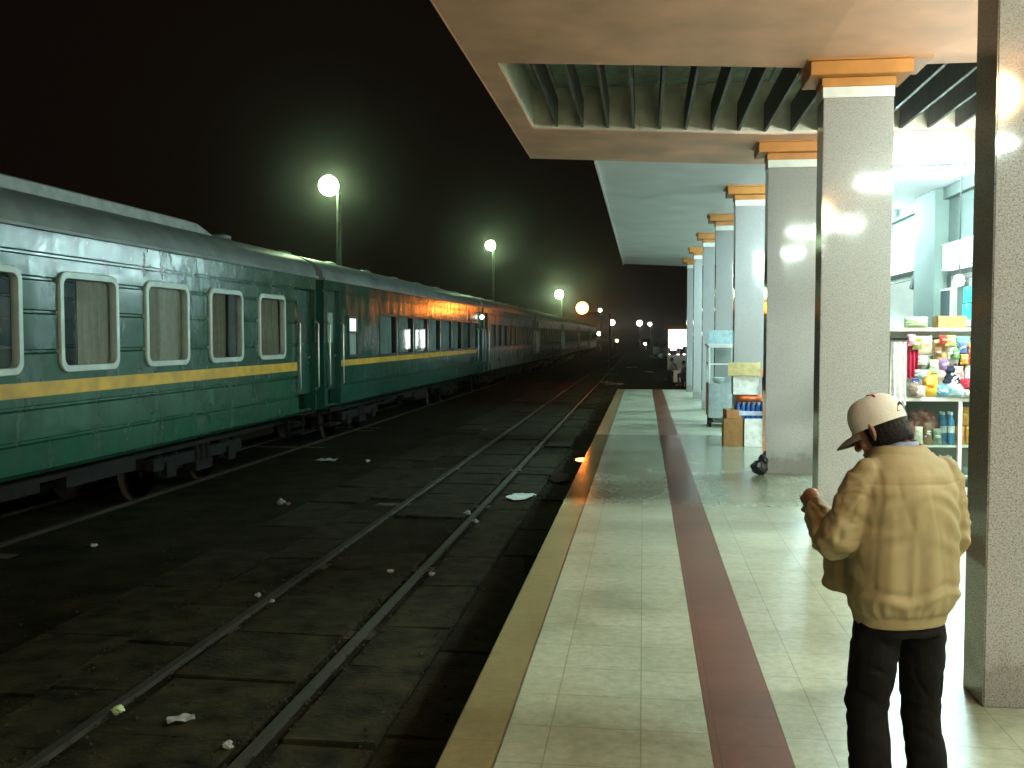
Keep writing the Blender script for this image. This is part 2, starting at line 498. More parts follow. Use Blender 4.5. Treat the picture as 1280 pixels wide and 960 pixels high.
gv = MB(); rg_ = random.Random(8)
for k in range(5200):
    if k < 3400:
        xb = rg_.choice((XL - .05, XL + .07, XR - .08, XR + .06, XR + .63, PX0 - .08, XL - .62))
        x = rg_.gauss(xb, .06)
    else:
        x = rg_.uniform(-5.6, -1)
    y = 3.0 + 27 * rg_.random() ** 1.6
    if x > PX0 - .02 or abs(x - XL) < .035 or abs(x - XR) < .035: continue
    r_ = rg_.uniform(.006, .017)
    c_ = Vector((x, y, GZ + r_ * .4 - (.02 if x < XL - .7 else 0)))
    v_ = [c_ + Vector((rg_.uniform(.7, 1.2) * dx, rg_.uniform(.7, 1.2) * dy, rg_.uniform(.5, .9) * dz)) * r_ for dx, dy, dz in ((1, 0, 0), (0, 1, 0), (-1, 0, 0), (0, -1, 0), (0, 0, 1), (0, 0, -1))]
    gv.add(v_, [(0, 1, 4), (1, 2, 4), (2, 3, 4), (3, 0, 4), (1, 0, 5), (2, 1, 5), (3, 2, 5), (0, 3, 5)])
tag(gv.build('gravel', mat('grit', (.036, .031, .020), .9, var=.6, scale=3, spec=.1)), kind='stuff')

def rail_prof(x):
    return [(x - .031, RZ), (x + .031, RZ), (x + .033, RZ - .03), (x + .009, RZ - .045), (x + .009, RZ - .1), (x + .055, RZ - .115), (x + .055, RZ - .125),
            (x - .055, RZ - .125), (x - .055, RZ - .115), (x - .009, RZ - .1), (x - .009, RZ - .045), (x - .033, RZ - .03)]
def track(xl, xr, label, y0, y1, rm='rail'):
    t = empty('railway_track', ((xl + xr) / 2, y0, RZ), label=label, cat='railway track')
    cx = (xl + xr) / 2
    for x in (xl, xr):
        b = MB().prism_y([(a - cx, z - RZ) for a, z in rail_prof(x)], 0, y1 - y0)
        b.build('rail', M[rm], t)
    b = MB(); y = 0.3; r2 = random.Random(int(xl * 10))
    while y < min(y1 - y0, 90):
        dz = r2.uniform(-.01, .012)
        b.box(-.95, .95, y, y + .22, -.16, -.06 + dz)
        y += .72
    s_ = b.build('sleepers', M['rust'], t, bevel=.01)
    s_['kind'] = 'stuff'
    return t
track(XL, XR, 'near railway track set in dark paving slabs beside the platform edge', -4, 150)
TC = -7.30
track(TC - .53, TC + .53, 'railway track under the standing green train', -4, 150, 'rust_dark')

# puddles
def puddle(pts, z):
    b = MB()
    n = len(pts)
    cx = sum(p[0] for p in pts) / n; cy = sum(p[1] for p in pts) / n
    ring = []
    for k in range(40):
        a = 2 * PI * k / 40
        r0 = pts[0][2] * (1 + .45 * mnoise.noise(Vector((math.cos(a) * 1.3, math.sin(a) * 1.3, cx * 3 + cy))))
        ring.append((cx + math.cos(a) * r0 * pts[0][3], cy + math.sin(a) * r0, z))
    b.add(ring, [tuple(range(40))])
    o = b.build('puddle', M['water']); tag(o, kind='structure')
M['water'] = mat('puddle_water', (0.02, 0.02, 0.018), 0.04, var=0.1, spec=0.6, bump=0.02, bscale=6)
puddle([(-1.3, 15.6, .5, .32)], GZ + .012)
puddle([(-1.06, 17.75, .2, .9)], GZ + .016)

# ------------------------------------------------------------------ platform columns
def column(x, y, label, ztop=4.165, w=0.605, d=0.30):
    t = empty('column', (x, y, 0), label=label, cat='column', group='granite columns along the platform')
    hx, hy = w, d
    MB().box(0, hx, 0, hy, 0, 3.86).build('shaft', M['granite'], t, bevel=.006)
    MB().box(-.004, hx + .004, -.004, hy + .004, 3.862, 3.955).build('white_band', M['white_band'], t)
    c = MB()
    c.box(-.015, hx + .015, -.015, hy + .015, 3.957, 4.035)
    c.box(-.13, hx + .13, -.13, hy + .13, 4.037, ztop - .012)
    c.box(-.16, hx + .30, -.16, hy + .16, ztop - .010, ztop + .02)
    c.build('capital', M['orange'], t, bevel=.004)
    return t
cols = [(1.60, 4.89, 'huge nearest granite column with brownish sheen beside the man'),
        (1.575, 9.28, 'grey granite column directly behind the man, two lamp streaks on its face'),
        (1.545, 12.98, 'grey granite column with a black bag at its foot, beside the white box'),
        (1.475, 16.7, 'pale granite column behind the yellow cardboard box'),
        (1.435, 20.5, 'pale granite column behind the glass food cart'),
        (1.40, 24.2, 'narrow looking granite column just beyond the glass food cart'),
        (1.375, 28.0, 'next to last granite column before the platform end'),
        (1.35, 31.7, 'last granite column at the far platform end')]
for x, y, l in cols:
    column(x, y, l)

# ------------------------------------------------------------------ canopies
def zc(x):
    return 4.32 - (x + 1.6) * 0.05 if x < 1.5 else 4.165
def slab_poly(x0, x1, th):
    xs = [x0] + ([1.5] if x0 < 1.5 < x1 else []) + [x1]
    return [(x, zc(x)) for x in xs] + [(x1, zc(x1) + th), (x0, zc(x0) + th)]
OY0, OY1, OX0, OX1 = 9.42, 12.44, -1.37, 4.6
can = empty('entrance_canopy', (0, 9.4, 4.3), label='wide beige canopy with a dark finned roof opening over the platform', cat='canopy')
def local(b): return b.shift((0, -9.4, -4.3))
b = MB()
b.prism_y(slab_poly(-1.62, 8.0, .55), -12, OY0)
b.prism_y(slab_poly(-1.62, 8.0, .55), OY1, 14.55)
b.prism_y(slab_poly(-1.62, OX0, .55), OY0 + .001, OY1 - .001)
b.prism_y(slab_poly(OX1, 8.0, .55), OY0 + .001, OY1 - .001)
local(b).build('soffit', M['soffit'], can)
b = MB()   # pale linings of the opening
b.box(OX0 - .002, OX0 + .012, OY0, OY1, zc(OX0) + .02, 4.80)
lin = [(x, zc(x) + .012) for x in (OX0 + .013, 1.5, OX1)] + [(OX1, 4.80), (OX0 + .013, 4.80)]
b.prism_y(lin, OY1 - .014, OY1 + .002); b.prism_y(lin, OY0 - .002, OY0 + .014)
local(b).build('opening_lining', M['well'], can)
b = MB()
y = OX0
while y < OX1:
    b.box(y, y + .14, OY0 - .1, OY1 + .1, 4.81, 4.85); b.box(y + .14, y + .3, OY0 - .1, OY1 + .1, 4.78, 4.82)
    y += .3
local(b).build('roof_sheet', M['roofsheet'], can)
for k in range(19):
    x = OX0 + .30 + k * .313
    if x > OX1 - .05: break
    b = MB(); z = zc(x)
    b.box(x - .016, x + .016, OY0 + .016, OY1 - .016, z + .03, z + .36)
    local(b).build('fin', M['fin'], can)
b = MB()
b.box(-1.634, -1.622, -12, 14.55, zc(-1.6) - .005, zc(-1.6) + .56)
local(b).build('fascia', M['soffit'], can)

can2 = empty('long_canopy', (0, 25, 4.3), label='long pale blue lit canopy running over the far columns', cat='canopy')
def local2(b): return b.shift((0, -25, -4.3))
b = MB(); b.prism_y([(x, z + .004) for x, z in slab_poly(-.68, 8.0, .35)], 14.56, 35.4)
local2(b).build('ceiling_panel', M['white_ceiling'], can2)
b = MB(); b.box(-.715, -.682, 14.56, 35.41, zc(-.68) - .03, zc(-.68) + .36)
local2(b).build('fascia', M['white_band'], can2)

# ------------------------------------------------------------------ station wall with shopfronts
WX = 4.95
wall = empty('station_building', (WX, 20, 0), label='grey green station wall with lit shopfronts behind the columns', cat='building')
def lw(b): return b.shift((-WX, -20, 0))
ops = [(10.4, 13.5, 2.8), (14.1, 17.0, 2.72), (18.7, 22.6, 2.86), (23.9, 27.0, 2.85), (28.4, 31.6, 2.85)]
b = MB(); y = -12
for y0, y1, zt in ops:
    b.box(WX, WX + .25, y, y0, 0, 4.164)
    b.box(WX, WX + .25, y0, y1, zt, 4.164)
    y = y1
b.box(WX, WX + .25, y, 35, 0, 4.164)
lw(b).build('wall', M['wall'], wall)
for y0, y1 in ((17.25, 18.5), (22.8, 23.7), (27.2, 28.2), (13.6, 14.0)):
    lw(MB().box(WX - .22, WX - .002, y0, y1, 0, 4.16)).build('pilaster', M['wall'], wall, bevel=.01)
b = MB(); b.box(WX - .10, WX - .002, -12, 35, 3.98, 4.16)
lw(b).build('cornice', M['wall'], wall)
b = MB()
for y0, y1, zt in ops:
    b.box(8.3, 8.4, y0 - .4, y1 + .4, 0, 3.3)
    b.box(WX + .252, 8.3, y0 - .4, y0 - .3, 0, 3.3)
    b.box(WX + .252, 8.3, y1 + .3, y1 + .4, 0, 3.3)
    b.box(WX + .252, 8.4, y0 - .4, y1 + .4, 3.3, 3.4)
lw(b).build('shop_room', M['white_wall'], wall)
for y0, y1, zt in ops:
    b = MB()
    b.box(WX - .03, WX + .06, y0, y0 + .06, 0, zt); b.box(WX - .03, WX + .06, y1 - .06, y1, 0, zt)
    b.box(WX - .03, WX + .06, y0 + .06, y1 - .06, zt - .07, zt)
    lw(b).build('door_frame', M['frame'], wall, bevel=.006)

def shop_light(x, y, z, label, n=1):
    t = empty('shop_lamp', (x, y, z), label=label, cat='lamp', group='tube lamps inside the shops')
    MB().box(-.6, .6, -.05, .05, .02, .06).build('housing', M['fixture'], t)
    MB().tube([(-.57, 0, 0), (.57, 0, 0)], .018, 8).build('tube', M['tube_shop'], t, smooth=True)
for (y0, y1, zt), l in zip(ops, ('tube lamp lighting the shop nearest the camera', 'tube lamp in the shop with the teal cartons', 'tube lamp in the dazzling white shop behind the big sign', 'tube lamp in the shop beyond the white shop', 'tube lamp in the shop nearest the platform end')):
    shop_light(6.3, (y0 + y1) / 2, 3.2, l)

# signboards: pale lightboxes with faint unreadable marks
def sign(y0, y1, z0, z1, label, marks):
    t = empty('shop_sign', (WX - .16, (y0 + y1) / 2, (z0 + z1) / 2), label=label, cat='sign')
    hy, hz = (y1 - y0) / 2, (z1 - z0) / 2
    MB().box(0, .14, -hy, hy, -hz, hz).build('lightbox', M['sign'], t, bevel=.01)
    fr = MB()
    for a in (-hz, hz - .03):
        fr.box(-.012, 0.002, -hy - .01, hy + .01, a, a + .03)
    fr.build('frame', M['frame'], t)
    marks(t, hy, hz)
def marks_big(t, hy, hz):
    r2 = random.Random(5)
    # reading direction seen from the platform runs from far (+y) to near (-y)
    y = hy - .35
    while y > -hy + 1.0:
        w = r2.uniform(.10, .2); h = r2.uniform(.10, .17)
        z = -hz + .09
        kind = r2.randrange(3); b = MB()
        b.box(-.006, -.002, y - .03, y, z, z + h)
        if kind != 1: b.box(-.006, -.002, y - w, y - .032, z + h - .03, z + h)
        if kind != 2: b.box(-.006, -.002, y - w, y - w + .03, z, z + h - .032)
        y -= w + .08
        b.build('letter', M['sign_mark'], t)
    b = MB()
    b.ell((0, hy - .75, .12), (.006, .42, .16), seg=20)
    b.ell((0, hy - .35, .2), (.005, .26, .07), seg=20)
    b.build('emblem', M['sign_teal'], t, smooth=True)
def marks_small(t, hy, hz):
    b = MB()
    b.box(-.006, -.002, -.75, -.05, -hz + .06, -hz + .12)
    b.box(-.006, -.002, -.30, -.26, -hz + .14, -hz + .23)
    b.build('lettering', M['sign_teal'], t)
sign(18.72, 22.5, 2.95, 3.68, 'large white signboard with faint teal lettering over the dazzling shop', marks_big)
sign(14.2, 17.0, 2.80, 3.22, 'smaller white signboard partly hidden by the nearest column', marks_small)

# ------------------------------------------------------------------ platform lamps
def tube_lamp(x, y, z, label):
    tm = M['tube'] if y < 10 else M['tube_cold']
    t = empty('tube_lamp', (x, y, z), label=label, cat='lamp', group='tube lamps under the canopies')
    MB().box(-.62, .62, -.07, .07, .045, .085).build('housing', M['fixture'], t, bevel=.004)
    for s in (-.035, .035):
        MB().tube([(-.6, s, .012), (.6, s, .012)], .018, 8).build('tube', tm, t, smooth=True)
    for s in (-1, 1):
        MB().box(s * .62 - .02, s * .62 + .02, -.06, .06, -.01, .045).build('end_cap', M['fixture'], t)
    return t
for y, l in ((-8.2, 'ceiling tube lamp far behind the camera'), (-3.2, 'ceiling tube lamp behind the camera'), (2.6, 'ceiling tube lamp over the platform beside the camera'),
             (8.2, 'ceiling tube lamp over the stall'), (14.9, 'glaring ceiling tube lamp at the start of the pale canopy'), (20.2, 'ceiling tube lamp hidden behind the second column'),
             (26.0, 'ceiling tube lamp in the far half of the canopy'), (31.5, 'last ceiling tube lamp near the platform end')):
    tube_lamp(3.85, y, 4.07, l)
for y, l in ((5.7, 'tube lamp hanging on two rods beside the nearest column'), (9.6, 'tube lamp hanging on two rods over the stall passage')):
    h_ = tube_lamp(4.0, y, 3.5, l)  # extra lamps, put in to throw more light onto the canopy underside
    for ch in h_.children:
        if ch.name.startswith('tube'): ch.data.materials[0] = M['tube_fill']
    for s_ in (-.4, .4):
        MB().tube([(s_, 0, .086), (s_, 0, .66)], .008, 6).build('rod', M['fixture'], h_)
t = empty('warm_lamp', (3.1, .3, 3.96), label='warm glowing globe lamp on the beige canopy behind the camera', cat='lamp')
MB().ell((0, 0, -.08), (.19, .19, .19)).build('globe', M['warm_bulb'], t, smooth=True)
MB().lathe([(.07, .1), (.09, .13), (.09, .21)]).build('base', M['fixture'], t)
t = empty('fill_pendant', (.9, -2.6, 3.45), label='added warm fill lamp hanging on a rod behind the camera', cat='lamp')  # added to brighten the soffit and the man's back
MB().ell((0, 0, -.08), (.19, .19, .19)).build('globe', M['warm_fill'], t, smooth=True)
MB().tube([(0, 0, .08), (0, 0, .76)], .012, 8).build('rod', M['fixture'], t)

# ------------------------------------------------------------------ lamp posts
def globe_glass(name, col, amount):
    m = bpy.data.materials.new(name)
    nt, N, L, P = nodes_of(m)
    N.remove(P)
    t_ = N.new('ShaderNodeBsdfTransparent'); e_ = N.new('ShaderNodeEmission'); e_.inputs[0].default_value = (*col, 1); e_.inputs[1].default_value = amount
    a_ = N.new('ShaderNodeAddShader'); L.new(t_.outputs[0], a_.inputs[0]); L.new(e_.outputs[0], a_.inputs[1]); L.new(a_.outputs[0], N['Material Output'].inputs[0])
    return m
M['globe_glass'] = globe_glass('frosted_globe', (0.45, 0.75, 0.28), .10)
M['globe_amber'] = globe_glass('amber_globe', (1.0, 0.24, 0.03), .38)
M['globe_faint'] = globe_glass('faint_globe', (0.9, 0.75, 0.5), .06)
def lamp_post(x, y, ztop, rg, label, m, side=-1, lamp_off=.33, group='lamp posts along the tracks', glow=None, gs=1.0, pm='pole', thin=1.0):
    t = empty('lamp_post', (x - side * lamp_off, y, GZ), label=label, cat='lamp post', group=group)
    h = ztop - GZ
    MB().tube([(0, 0, 0), (0, 0, h * .5), (0, 0, h - .25)], [.10 * thin, .085 * thin, .07 * thin], 12).build('pole', M[pm], t, smooth=True)
    MB().box(-.2, .2, -.2, .2, 0, .12).build('base', M['concrete'], t, bevel=.02)
    MB().tube([(0, 0, h - .3), (side * lamp_off * .5, 0, h - .12 - rg * .3), (side * lamp_off, 0, h - rg * .8)], .04 * thin, 8).build('arm', M[pm], t, smooth=True)
    go = None
    if glow: go = MB().ell((side * lamp_off, 0, h), (rg * gs, rg * gs, rg * gs), seg=28, rings=16).build('globe', glow, t, smooth=True)
    MB().ell((side * lamp_off, 0, h), (rg, rg, rg), seg=24, rings=14).build('bulb' if go else 'globe', m, go or t, smooth=True)
    b = MB(); b.lathe([(rg * .35, -.02), (rg * .4, .0), (rg * .25, .05)], (side * lamp_off, 0, h + rg * gs * .99)); b.build('cap', M['pole'], t, smooth=True)
    return t
lamp_post(-10.0, 31.2, 6.55, .31, 'tallest looking lamp post with brilliant greenish globe behind the first carriages', M['globe'])
lamp_post(-10.0, 65.4, 7.7, .31, 'lamp post with white globe above the second and third carriages', M['globe'], lamp_off=.2)
lamp_post(-10.0, 119.8, 6.72, .5, 'lamp post with small white globe just above the orange lamp', M['globe'])
lamp_post(-2.75, 45.5, 3.02, .27, 'short post with glaring orange sodium globe on a long arm over the near track', M['sodium'], side=-1, lamp_off=1.25, pm='black', thin=.55)
M['sodium_small'] = emit('small_sodium', (1.0, 0.55, 0.25), 8)
for x, y, z, rg, l, m in ((-6.4, 150, 5.6, .28, 'distant small white lamp immediately beyond the orange lamp', M['globe_far']),
                          (-6.3, 205, 4.5, .58, 'distant round white lamp between the orange lamp and the lamp pair', M['globe_far']),
                          (-.75, 200, 4.3, .56, 'larger lamp of the distant pair of white lamps', M['globe_far']),
                          (1.3, 200, 4.1, .38, 'smaller lamp of the distant pair of white lamps', M['globe_far']),
                          (-8.3, 190, 2.2, .38, 'low distant white lamp at the tail of the train', M['globe_far']),
                          (-4.4, 170, .95, .27, 'low distant pinkish lamp over the dark ground', M['sodium_small']),
                          (.3, 160, .5, .22, 'lowest distant white lamp beside the walking people', M['globe_far'])):
    lamp_post(x, y, z, rg, l, m, lamp_off=.1, group='distant lamps beyond the platform')

# ================================================================== TRAIN
HX = 1.40
def groove(z):
    return [(z - .03, HX), (z - .012, HX - .026), (z + .010, HX - .026), (z + .022, HX)]
def side_profile(zb, zt):
    pr = [(0.38, HX - .05), (0.43, HX)]
    for zz in (0.72, 1.05): pr += groove(zz)
    pr += [(1.145, HX), (1.31, HX)]
    mids = []
    for zz in (1.60, 1.99, 2.32): mids += groove(zz)
    mids += [(zb, HX), (zt, HX)]
    pr += sorted(mids) + groove(2.56) + [(2.80, HX)]
    return sorted(pr)
def wall_grid(b, sx, y0, y1, prof, holes, mi=0):
    ys = sorted(set([y0, y1] + [h[0] for h in holes] + [h[1] for h in holes]))
    n = len(prof)
    idx = {}
    vs = []
    for i, y in enumerate(ys):
        for j, (z, x) in enumerate(prof):
            idx[i, j] = len(vs); vs.append((sx * x, y, z - RZ))
    fs = []
    for i in range(len(ys) - 1):
        ym = (ys[i] + ys[i + 1]) / 2
        for j in range(n - 1):
            zm = (prof[j][0] + prof[j + 1][0]) / 2
            if any(h[0] < ym < h[1] and h[2] < zm < h[3] for h in holes): continue
            fs.append((idx[i, j], idx[i + 1, j], idx[i + 1, j + 1], idx[i, j + 1]))
    b.add(vs, fs, mi)

def window_parts(car, yc, zcen, w, h, style, frame_mat, k, rnd):
    """protruding rounded frame ring > glass pane, curtain"""
    hw, hh = w / 2, h / 2
    rw = .072 if style == 'round' else .05
    ro = .13 if style == 'round' else .05
    o_ = rrect(hw, hh, ro); i_ = rrect(hw - rw, hh - rw, max(.03, ro - rw * .6))
    def at(pts, x): return [(x, u, v) for u, v in pts]
    out = .03 if style == 'round' else .012
    rings = [at(i_, -.05), at(i_, out - .008), at([(u * (1 + .01), v * (1 + .01)) for u, v in i_], out), at([(u * .985, v * .985) for u, v in o_], out), at(o_, out - .012), at(o_, -.03)]
    b = MB(); b.loft(rings + [rings[0]], cap=False)
    f = b.build('window', frame_mat, car, smooth=True)
    f.location = (HX, yc, zcen - RZ)
    pn = MB(); pi = rrect(hw - rw + .01, hh - rw + .01, .05)
    tilt = rnd.uniform(-.006, .006)
    pn.add([(-.022 + tilt * u / hw, u, v) for u, v in pi], [tuple(range(len(pi)))])
    pn.build('pane', M['pane'], f)
    # curtain cloth: pleated sheet with thickness
    lo, hi = k
    n = 34; y0 = -hw + .03 + lo * (w - .06); y1 = -hw + .03 + hi * (w - .06)
    ph = rnd.uniform(0, 6)
    rr_ = []
    for z in (-hh + .04, -hh * .3, hh * .4, hh - .03):
        a = [(-.075 + .018 * math.sin(ph + i * 1.25 + z) + .006 * math.sin(i * 2.9), y0 + (y1 - y0) * i / n, z) for i in range(n + 1)]
        bk = [(x - .006, y, z) for x, y, z in reversed(a)]
        rr_.append(a + bk)
    c = MB(); c.loft(rr_)
    c.build('curtain', M['curtain'] if style == 'round' else M['curtain_pale'], f, smooth=True, ang=80)
    return f

def bogie(car, y):
    b = MB()
    for s in (-1, 1):
        b.box(s * .92 - .06, s * .92 + .06, y - 1.45, y + 1.45, .42, .58)
        b.box(s * .92 - .10, s * .92 + .10, y - .28, y + .28, .28, .42)
        for k in (-1, 1):
            b.box(s * .92 - .09, s * .92 + .09, y + k * 1.0 - .14, y + k * 1.0 + .14, .30, .52)
            for q in (-1, 1):
                b.tube([(s * .92, y + k * 1.0 + q * .24, .36), (s * .92, y + k * 1.0 + q * .24, .62)], .06, 8)
        for q in (-.18, 0, .18):
            b.tube([(s * .95, y + q, .42), (s * .95, y + q, .78)], .07, 8)
    b.box(-.95, .95, y - .18, y + .18, .5, .72)
    f = b.build('bogie', M['undergrey'], car, bevel=.01)
    for k in (-1, 1):
        w = MB()
        for s in (-1, 1):
            q = MB(); q.lathe([(.44, -.07), (.455, -.05), (.44, -.03), (.40, -.03), (.36, .0), (.16, .0), (.14, .05), (.40, .05), (.42, .055), (.42, -.02)][:8], seg=28)
            q.xform(Matrix.Translation((s * .53, y + k * 1.0, .42)) @ Matrix.Rotation(R(90) * s, 4, 'Y'))
            o = len(w.v); w.v += q.v; w.f += [tuple(i + o for i in ff) for ff in q.f]; w.m += q.m
        w.tube([(-.95, y + k, .42), (.95, y + k, .42)], .07, 12)
        w.build('wheelset', M['rust'], f, smooth=True)

def carriage(y0, L, kind, label, seed):
    rnd = random.Random(seed)
    car = empty('train_carriage', (TC, y0, RZ), label=label, cat='train carriage', group='green carriages of the standing train')
    far_door = (L - .98, L - .06); near_door = (.22, 1.02)
    doors = [far_door, near_door] if kind != 'first' else [far_door, near_door]
    if kind == 'first':
        zb, zt = 1.41, 2.38
        wins = [(10.08 - y0 + 1.775 * k, 1.16) for k in range(-5, 4)]
        body_m = M['green']
    else:
        zb, zt = 1.33, 2.22
        wins = [(4.75 + 1.745 * k, 1.56) for k in range(8)] if kind == 'second' else [(2.6 + 1.68 * k, 1.34) for k in range(9)]
        body_m = M['teal'] if kind == 'second' else M['green_dull']
    prof = side_profile(zb, zt)
    if kind != 'first':
        # smooth sided carriage: no swages between the windows
        prof = [(0.38, HX - .05), (0.43, HX)] + groove(0.80) + [(1.145, HX), (1.31, HX), (zb, HX), (zt, HX)] + groove(2.60) + [(2.80, HX)]
        if kind == 'second': prof = sorted(prof + [(1.36, HX), (2.12, HX)])
        prof = sorted(set(prof))
    holes = [(yc - w / 2 + .035, yc + w / 2 - .035, zb, zt) for yc, w in wins]
    if kind == 'second': holes.append((1.60, 2.16, 1.36, 2.12))
    holes += [(a, b_, .30, 2.70 if kind != 'first' else 2.56) for a, b_ in doors]
    b = MB()
    wall_grid(b, 1, 0, L, prof, holes)
    wall_grid(b, -1, 0, L, prof, [])
    # ends
    for y in (0, L):
        e = [(s * x, y, z - RZ) for s, pr in ((1, prof), (-1, list(reversed(prof)))) for z, x in pr]
        b.add(e, [tuple(range(len(e)))])
    # floor pan
    b.box(-HX + .06, HX - .06, .01, L - .01, .86, .90)
    # recesses at the doors
    for a, c in doors:
        for y in (a, c):
            b.box(HX - .22, HX - .004, y - .012, y + .012, .83, 2.70 - RZ)
    body = b.build('body', body_m, car, smooth=True, ang=25)
    # stripe
    st = MB()
    segs = [(near_door[1] + .03, far_door[0] - .03)] if kind != 'first' else [(near_door[1] + .03, far_door[0] - .05)]
    for a, c in segs:
        st.box(HX - .002, HX + .004, a, c, 1.155 - RZ, (1.30 if kind == 'first' else 1.275) - RZ)
    st.build('stripe', M['yellow'] if kind != 'plain' else M['curtain_pale'], car)
    # roof
    n = 22
    arc = [(HX + .045, 2.795), (HX + .05, 2.83), (HX + .0, 2.845)]
    arc += [(HX * math.cos(PI * i / n), 2.85 + .50 * math.sin(PI * i / n) ** .9) for i in range(1, n)]
    arc += [(-HX, 2.845), (-HX - .05, 2.83), (-HX - .045, 2.795)]
    rf = MB()
    rf.loft([[(x, y, z - RZ) for x, z in arc] for y in (-.03, L * .33, L * .66, L + .03)])
    roof = rf.build('roof', M['car_roof'], car, smooth=True)
    if kind == 'first':
        d = MB()
        end = 14.6 - y0
        pr = [(-.86, 3.2), (.80, 3.235), (.78, 3.40), (.6, 3.46), (-.6, 3.46), (-.84, 3.40)]
        pr2 = [(-.86, 3.2), (.80, 3.235), (.79, 3.25), (.6, 3.27), (-.6, 3.27), (-.85, 3.25)]
        rings = [[(x, .8, z - RZ) for x, z in pr], [(x, end - .5, z - RZ) for x, z in pr], [(x, end + .1, z - RZ) for x, z in pr2]]
        d.loft(rings)
        d.build('roof_duct', M['duct'], roof, bevel=.01)
        for q in (15.4, 16.4):
            v = MB(); v.lathe([(.16, 0), (.2, .08), (.2, .16), (.08, .2)], (.1, q - y0, 3.3 - RZ)); v.build('ventilator', M['car_roof'], roof, smooth=True)
    else:
        for q in range(6):
            v = MB(); v.lathe([(.15, 0), (.19, .06), (.19, .12), (.08, .16)], (.0, 1.6 + q * (L - 3.2) / 5, 3.32 - RZ)); v.build('ventilator', M['car_roof'], roof, smooth=True)
    # windows
    for k, (yc, w) in enumerate(wins):
        if kind == 'first':
            cov = [(.42, 1.0), (.0, 1.0), (.05, .62), (.0, .95), (.15, .8), (.38, 1.0), (.08, 1.0), (.0, .66), (.28, .95)][k % 9]
            window_parts(car, yc, (zb + zt) / 2, w, zt - zb + .07, 'round', M['frame'], cov, rnd)
        else:
            cov = (rnd.uniform(0, .08), rnd.uniform(.72, 1.0))
            window_parts(car, yc, (zb + zt) / 2, w, zt - zb + .07, 'square', M['dark_frame'], cov, rnd)
    if kind == 'second':
        f = MB(); hw, hh = .315, .415
        for a, c, d_, e in ((-hw, hw, -hh, -hh + .05), (-hw, hw, hh - .05, hh), (-hw, -hw + .05, -hh + .05, hh - .05), (hw - .05, hw, -hh + .05, hh - .05), (-hw + .05, hw - .05, .06, .11)):
            f.box(-.03, .014, a, c, d_, e)
        fo = f.build('window', M['dark_frame'], car); fo.location = (HX, 1.88, 1.74 - RZ)
        MB().box(-.02, -.014, -hw + .04, hw - .04, .10, hh - .04).build('pane', M['glow_pane'], fo)
        MB().box(-.02, -.014, -hw + .04, hw - .04, -hh + .04, .07).build('pane', M['frosted'], fo)
        MB().ell((HX + .06, L - .28, 2.44 - RZ), (.075, .075, .075)).build('marker_lamp', emit('marker_lamp', (1, .98, .9), 12), car, smooth=True)
    # doors, hand rails, steps
    for a, c in doors:
        top = (2.70 if kind != 'first' else 2.56) - RZ
        d = MB(); d.box(HX - .14, HX - .10, a + .014, c - .014, .72 - RZ, top)
        for u in (.9, 1.25):
            d.box(HX - .10, HX - .088, a + .14, c - .14, u - RZ, u + .2 - RZ)
        do = d.build('door', M['green_dull'], car, bevel=.005)
        MB().box(HX - .10, HX - .085, a + .22, c - .22, 1.62 - RZ, 2.2 - RZ).build('door_window', M['frosted'] if kind == 'second' else M['interior'], do, bevel=.004)
        MB().tube([(HX - .085, c - .12, 1.38 - RZ), (HX - .05, c - .14, 1.38 - RZ), (HX - .05, c - .24, 1.36 - RZ)], .012, 6).build('handle', M['steelbar'], do, smooth=True)
        for y in (a - .035, c + .02):
            z0, z1 = .78 - RZ, 2.02 - RZ
            MB().tube([(HX - .0, y, z0), (HX + .055, y, z0 + .05), (HX + .055, y, z1 - .05), (HX - .0, y, z1)], .017, 8).build('hand_rail', M['steelbar'], car, smooth=True)
        sp = MB()
        for z in (.58, .25):
            sp.box(HX - .26, HX + .02, a + .05, c - .05, z - .02 - RZ - .2, z + .01 - RZ - .2)
        sp.box(HX - .25, HX - .2, a + .05, a + .09, -.02 - RZ, .42 - RZ); sp.box(HX - .25, HX - .2, c - .09, c - .05, -.02 - RZ, .42 - RZ)
        sp.build('step', M['undergrey'], car)
    # underframe
    u = MB()
    r4 = random.Random(seed + 9)
    for s in (-1, 1):
        u.box(s * 1.0 - .05, s * 1.0 + .05, .3, L - .3, .66, .86)
        y = 5.8
        while y < L - 6.4:
            l = r4.uniform(.7, 1.6); h = r4.uniform(.25, .5)
            u.box(s * .72 - .3, s * .72 + .3, y, y + l, .86 - h, .84)
            y += l + r4.uniform(.3, .9)
    u.tube([(.4, 5.6, .5), (.4, L - 5.8, .5)], .05, 8)
    u.build('underframe', M['undergrey'], car)
    for yb in (3.9, L - 3.9): bogie(car, yb)
    # buffers, coupler, gangway bellows at the far end
    gb = MB()
    nb = 6
    for i in range(nb):
        y = L + .005 + i * .44 / nb
        e = .5 if i % 2 == 0 else .43
        gb.box(-e, e, y, y + .44 / nb, .98, 2.62 - RZ + (0 if i % 2 == 0 else -.06))
    gb.build('gangway_bellows', M['black'], car)
    for s in (-1, 1):
        for y, q in ((L + .01, 1), (-.01, -1)):
            bf = MB(); bf.tube([(s * .75, y, .62), (s * .75, y + q * .16, .62), (s * .75, y + q * .165, .62), (s * .75, y + q * .19, .62)], [.06, .06, .15, .15], 14)
            bf.build('buffer', M['undergrey'], car, smooth=True)
    MB().tube([(.62, L + .01, .9), (.62, L + .12, .55), (.60, L + .2, .32), (.60, L + .36, .55)], .03, 8).build('brake_hose', M['black'], car, smooth=True)
    return car
M['glow_pane'] = emit('glow_pane', (0.80, 1.0, 0.93), 1.1)  # upper pane's brightness is put in as emission
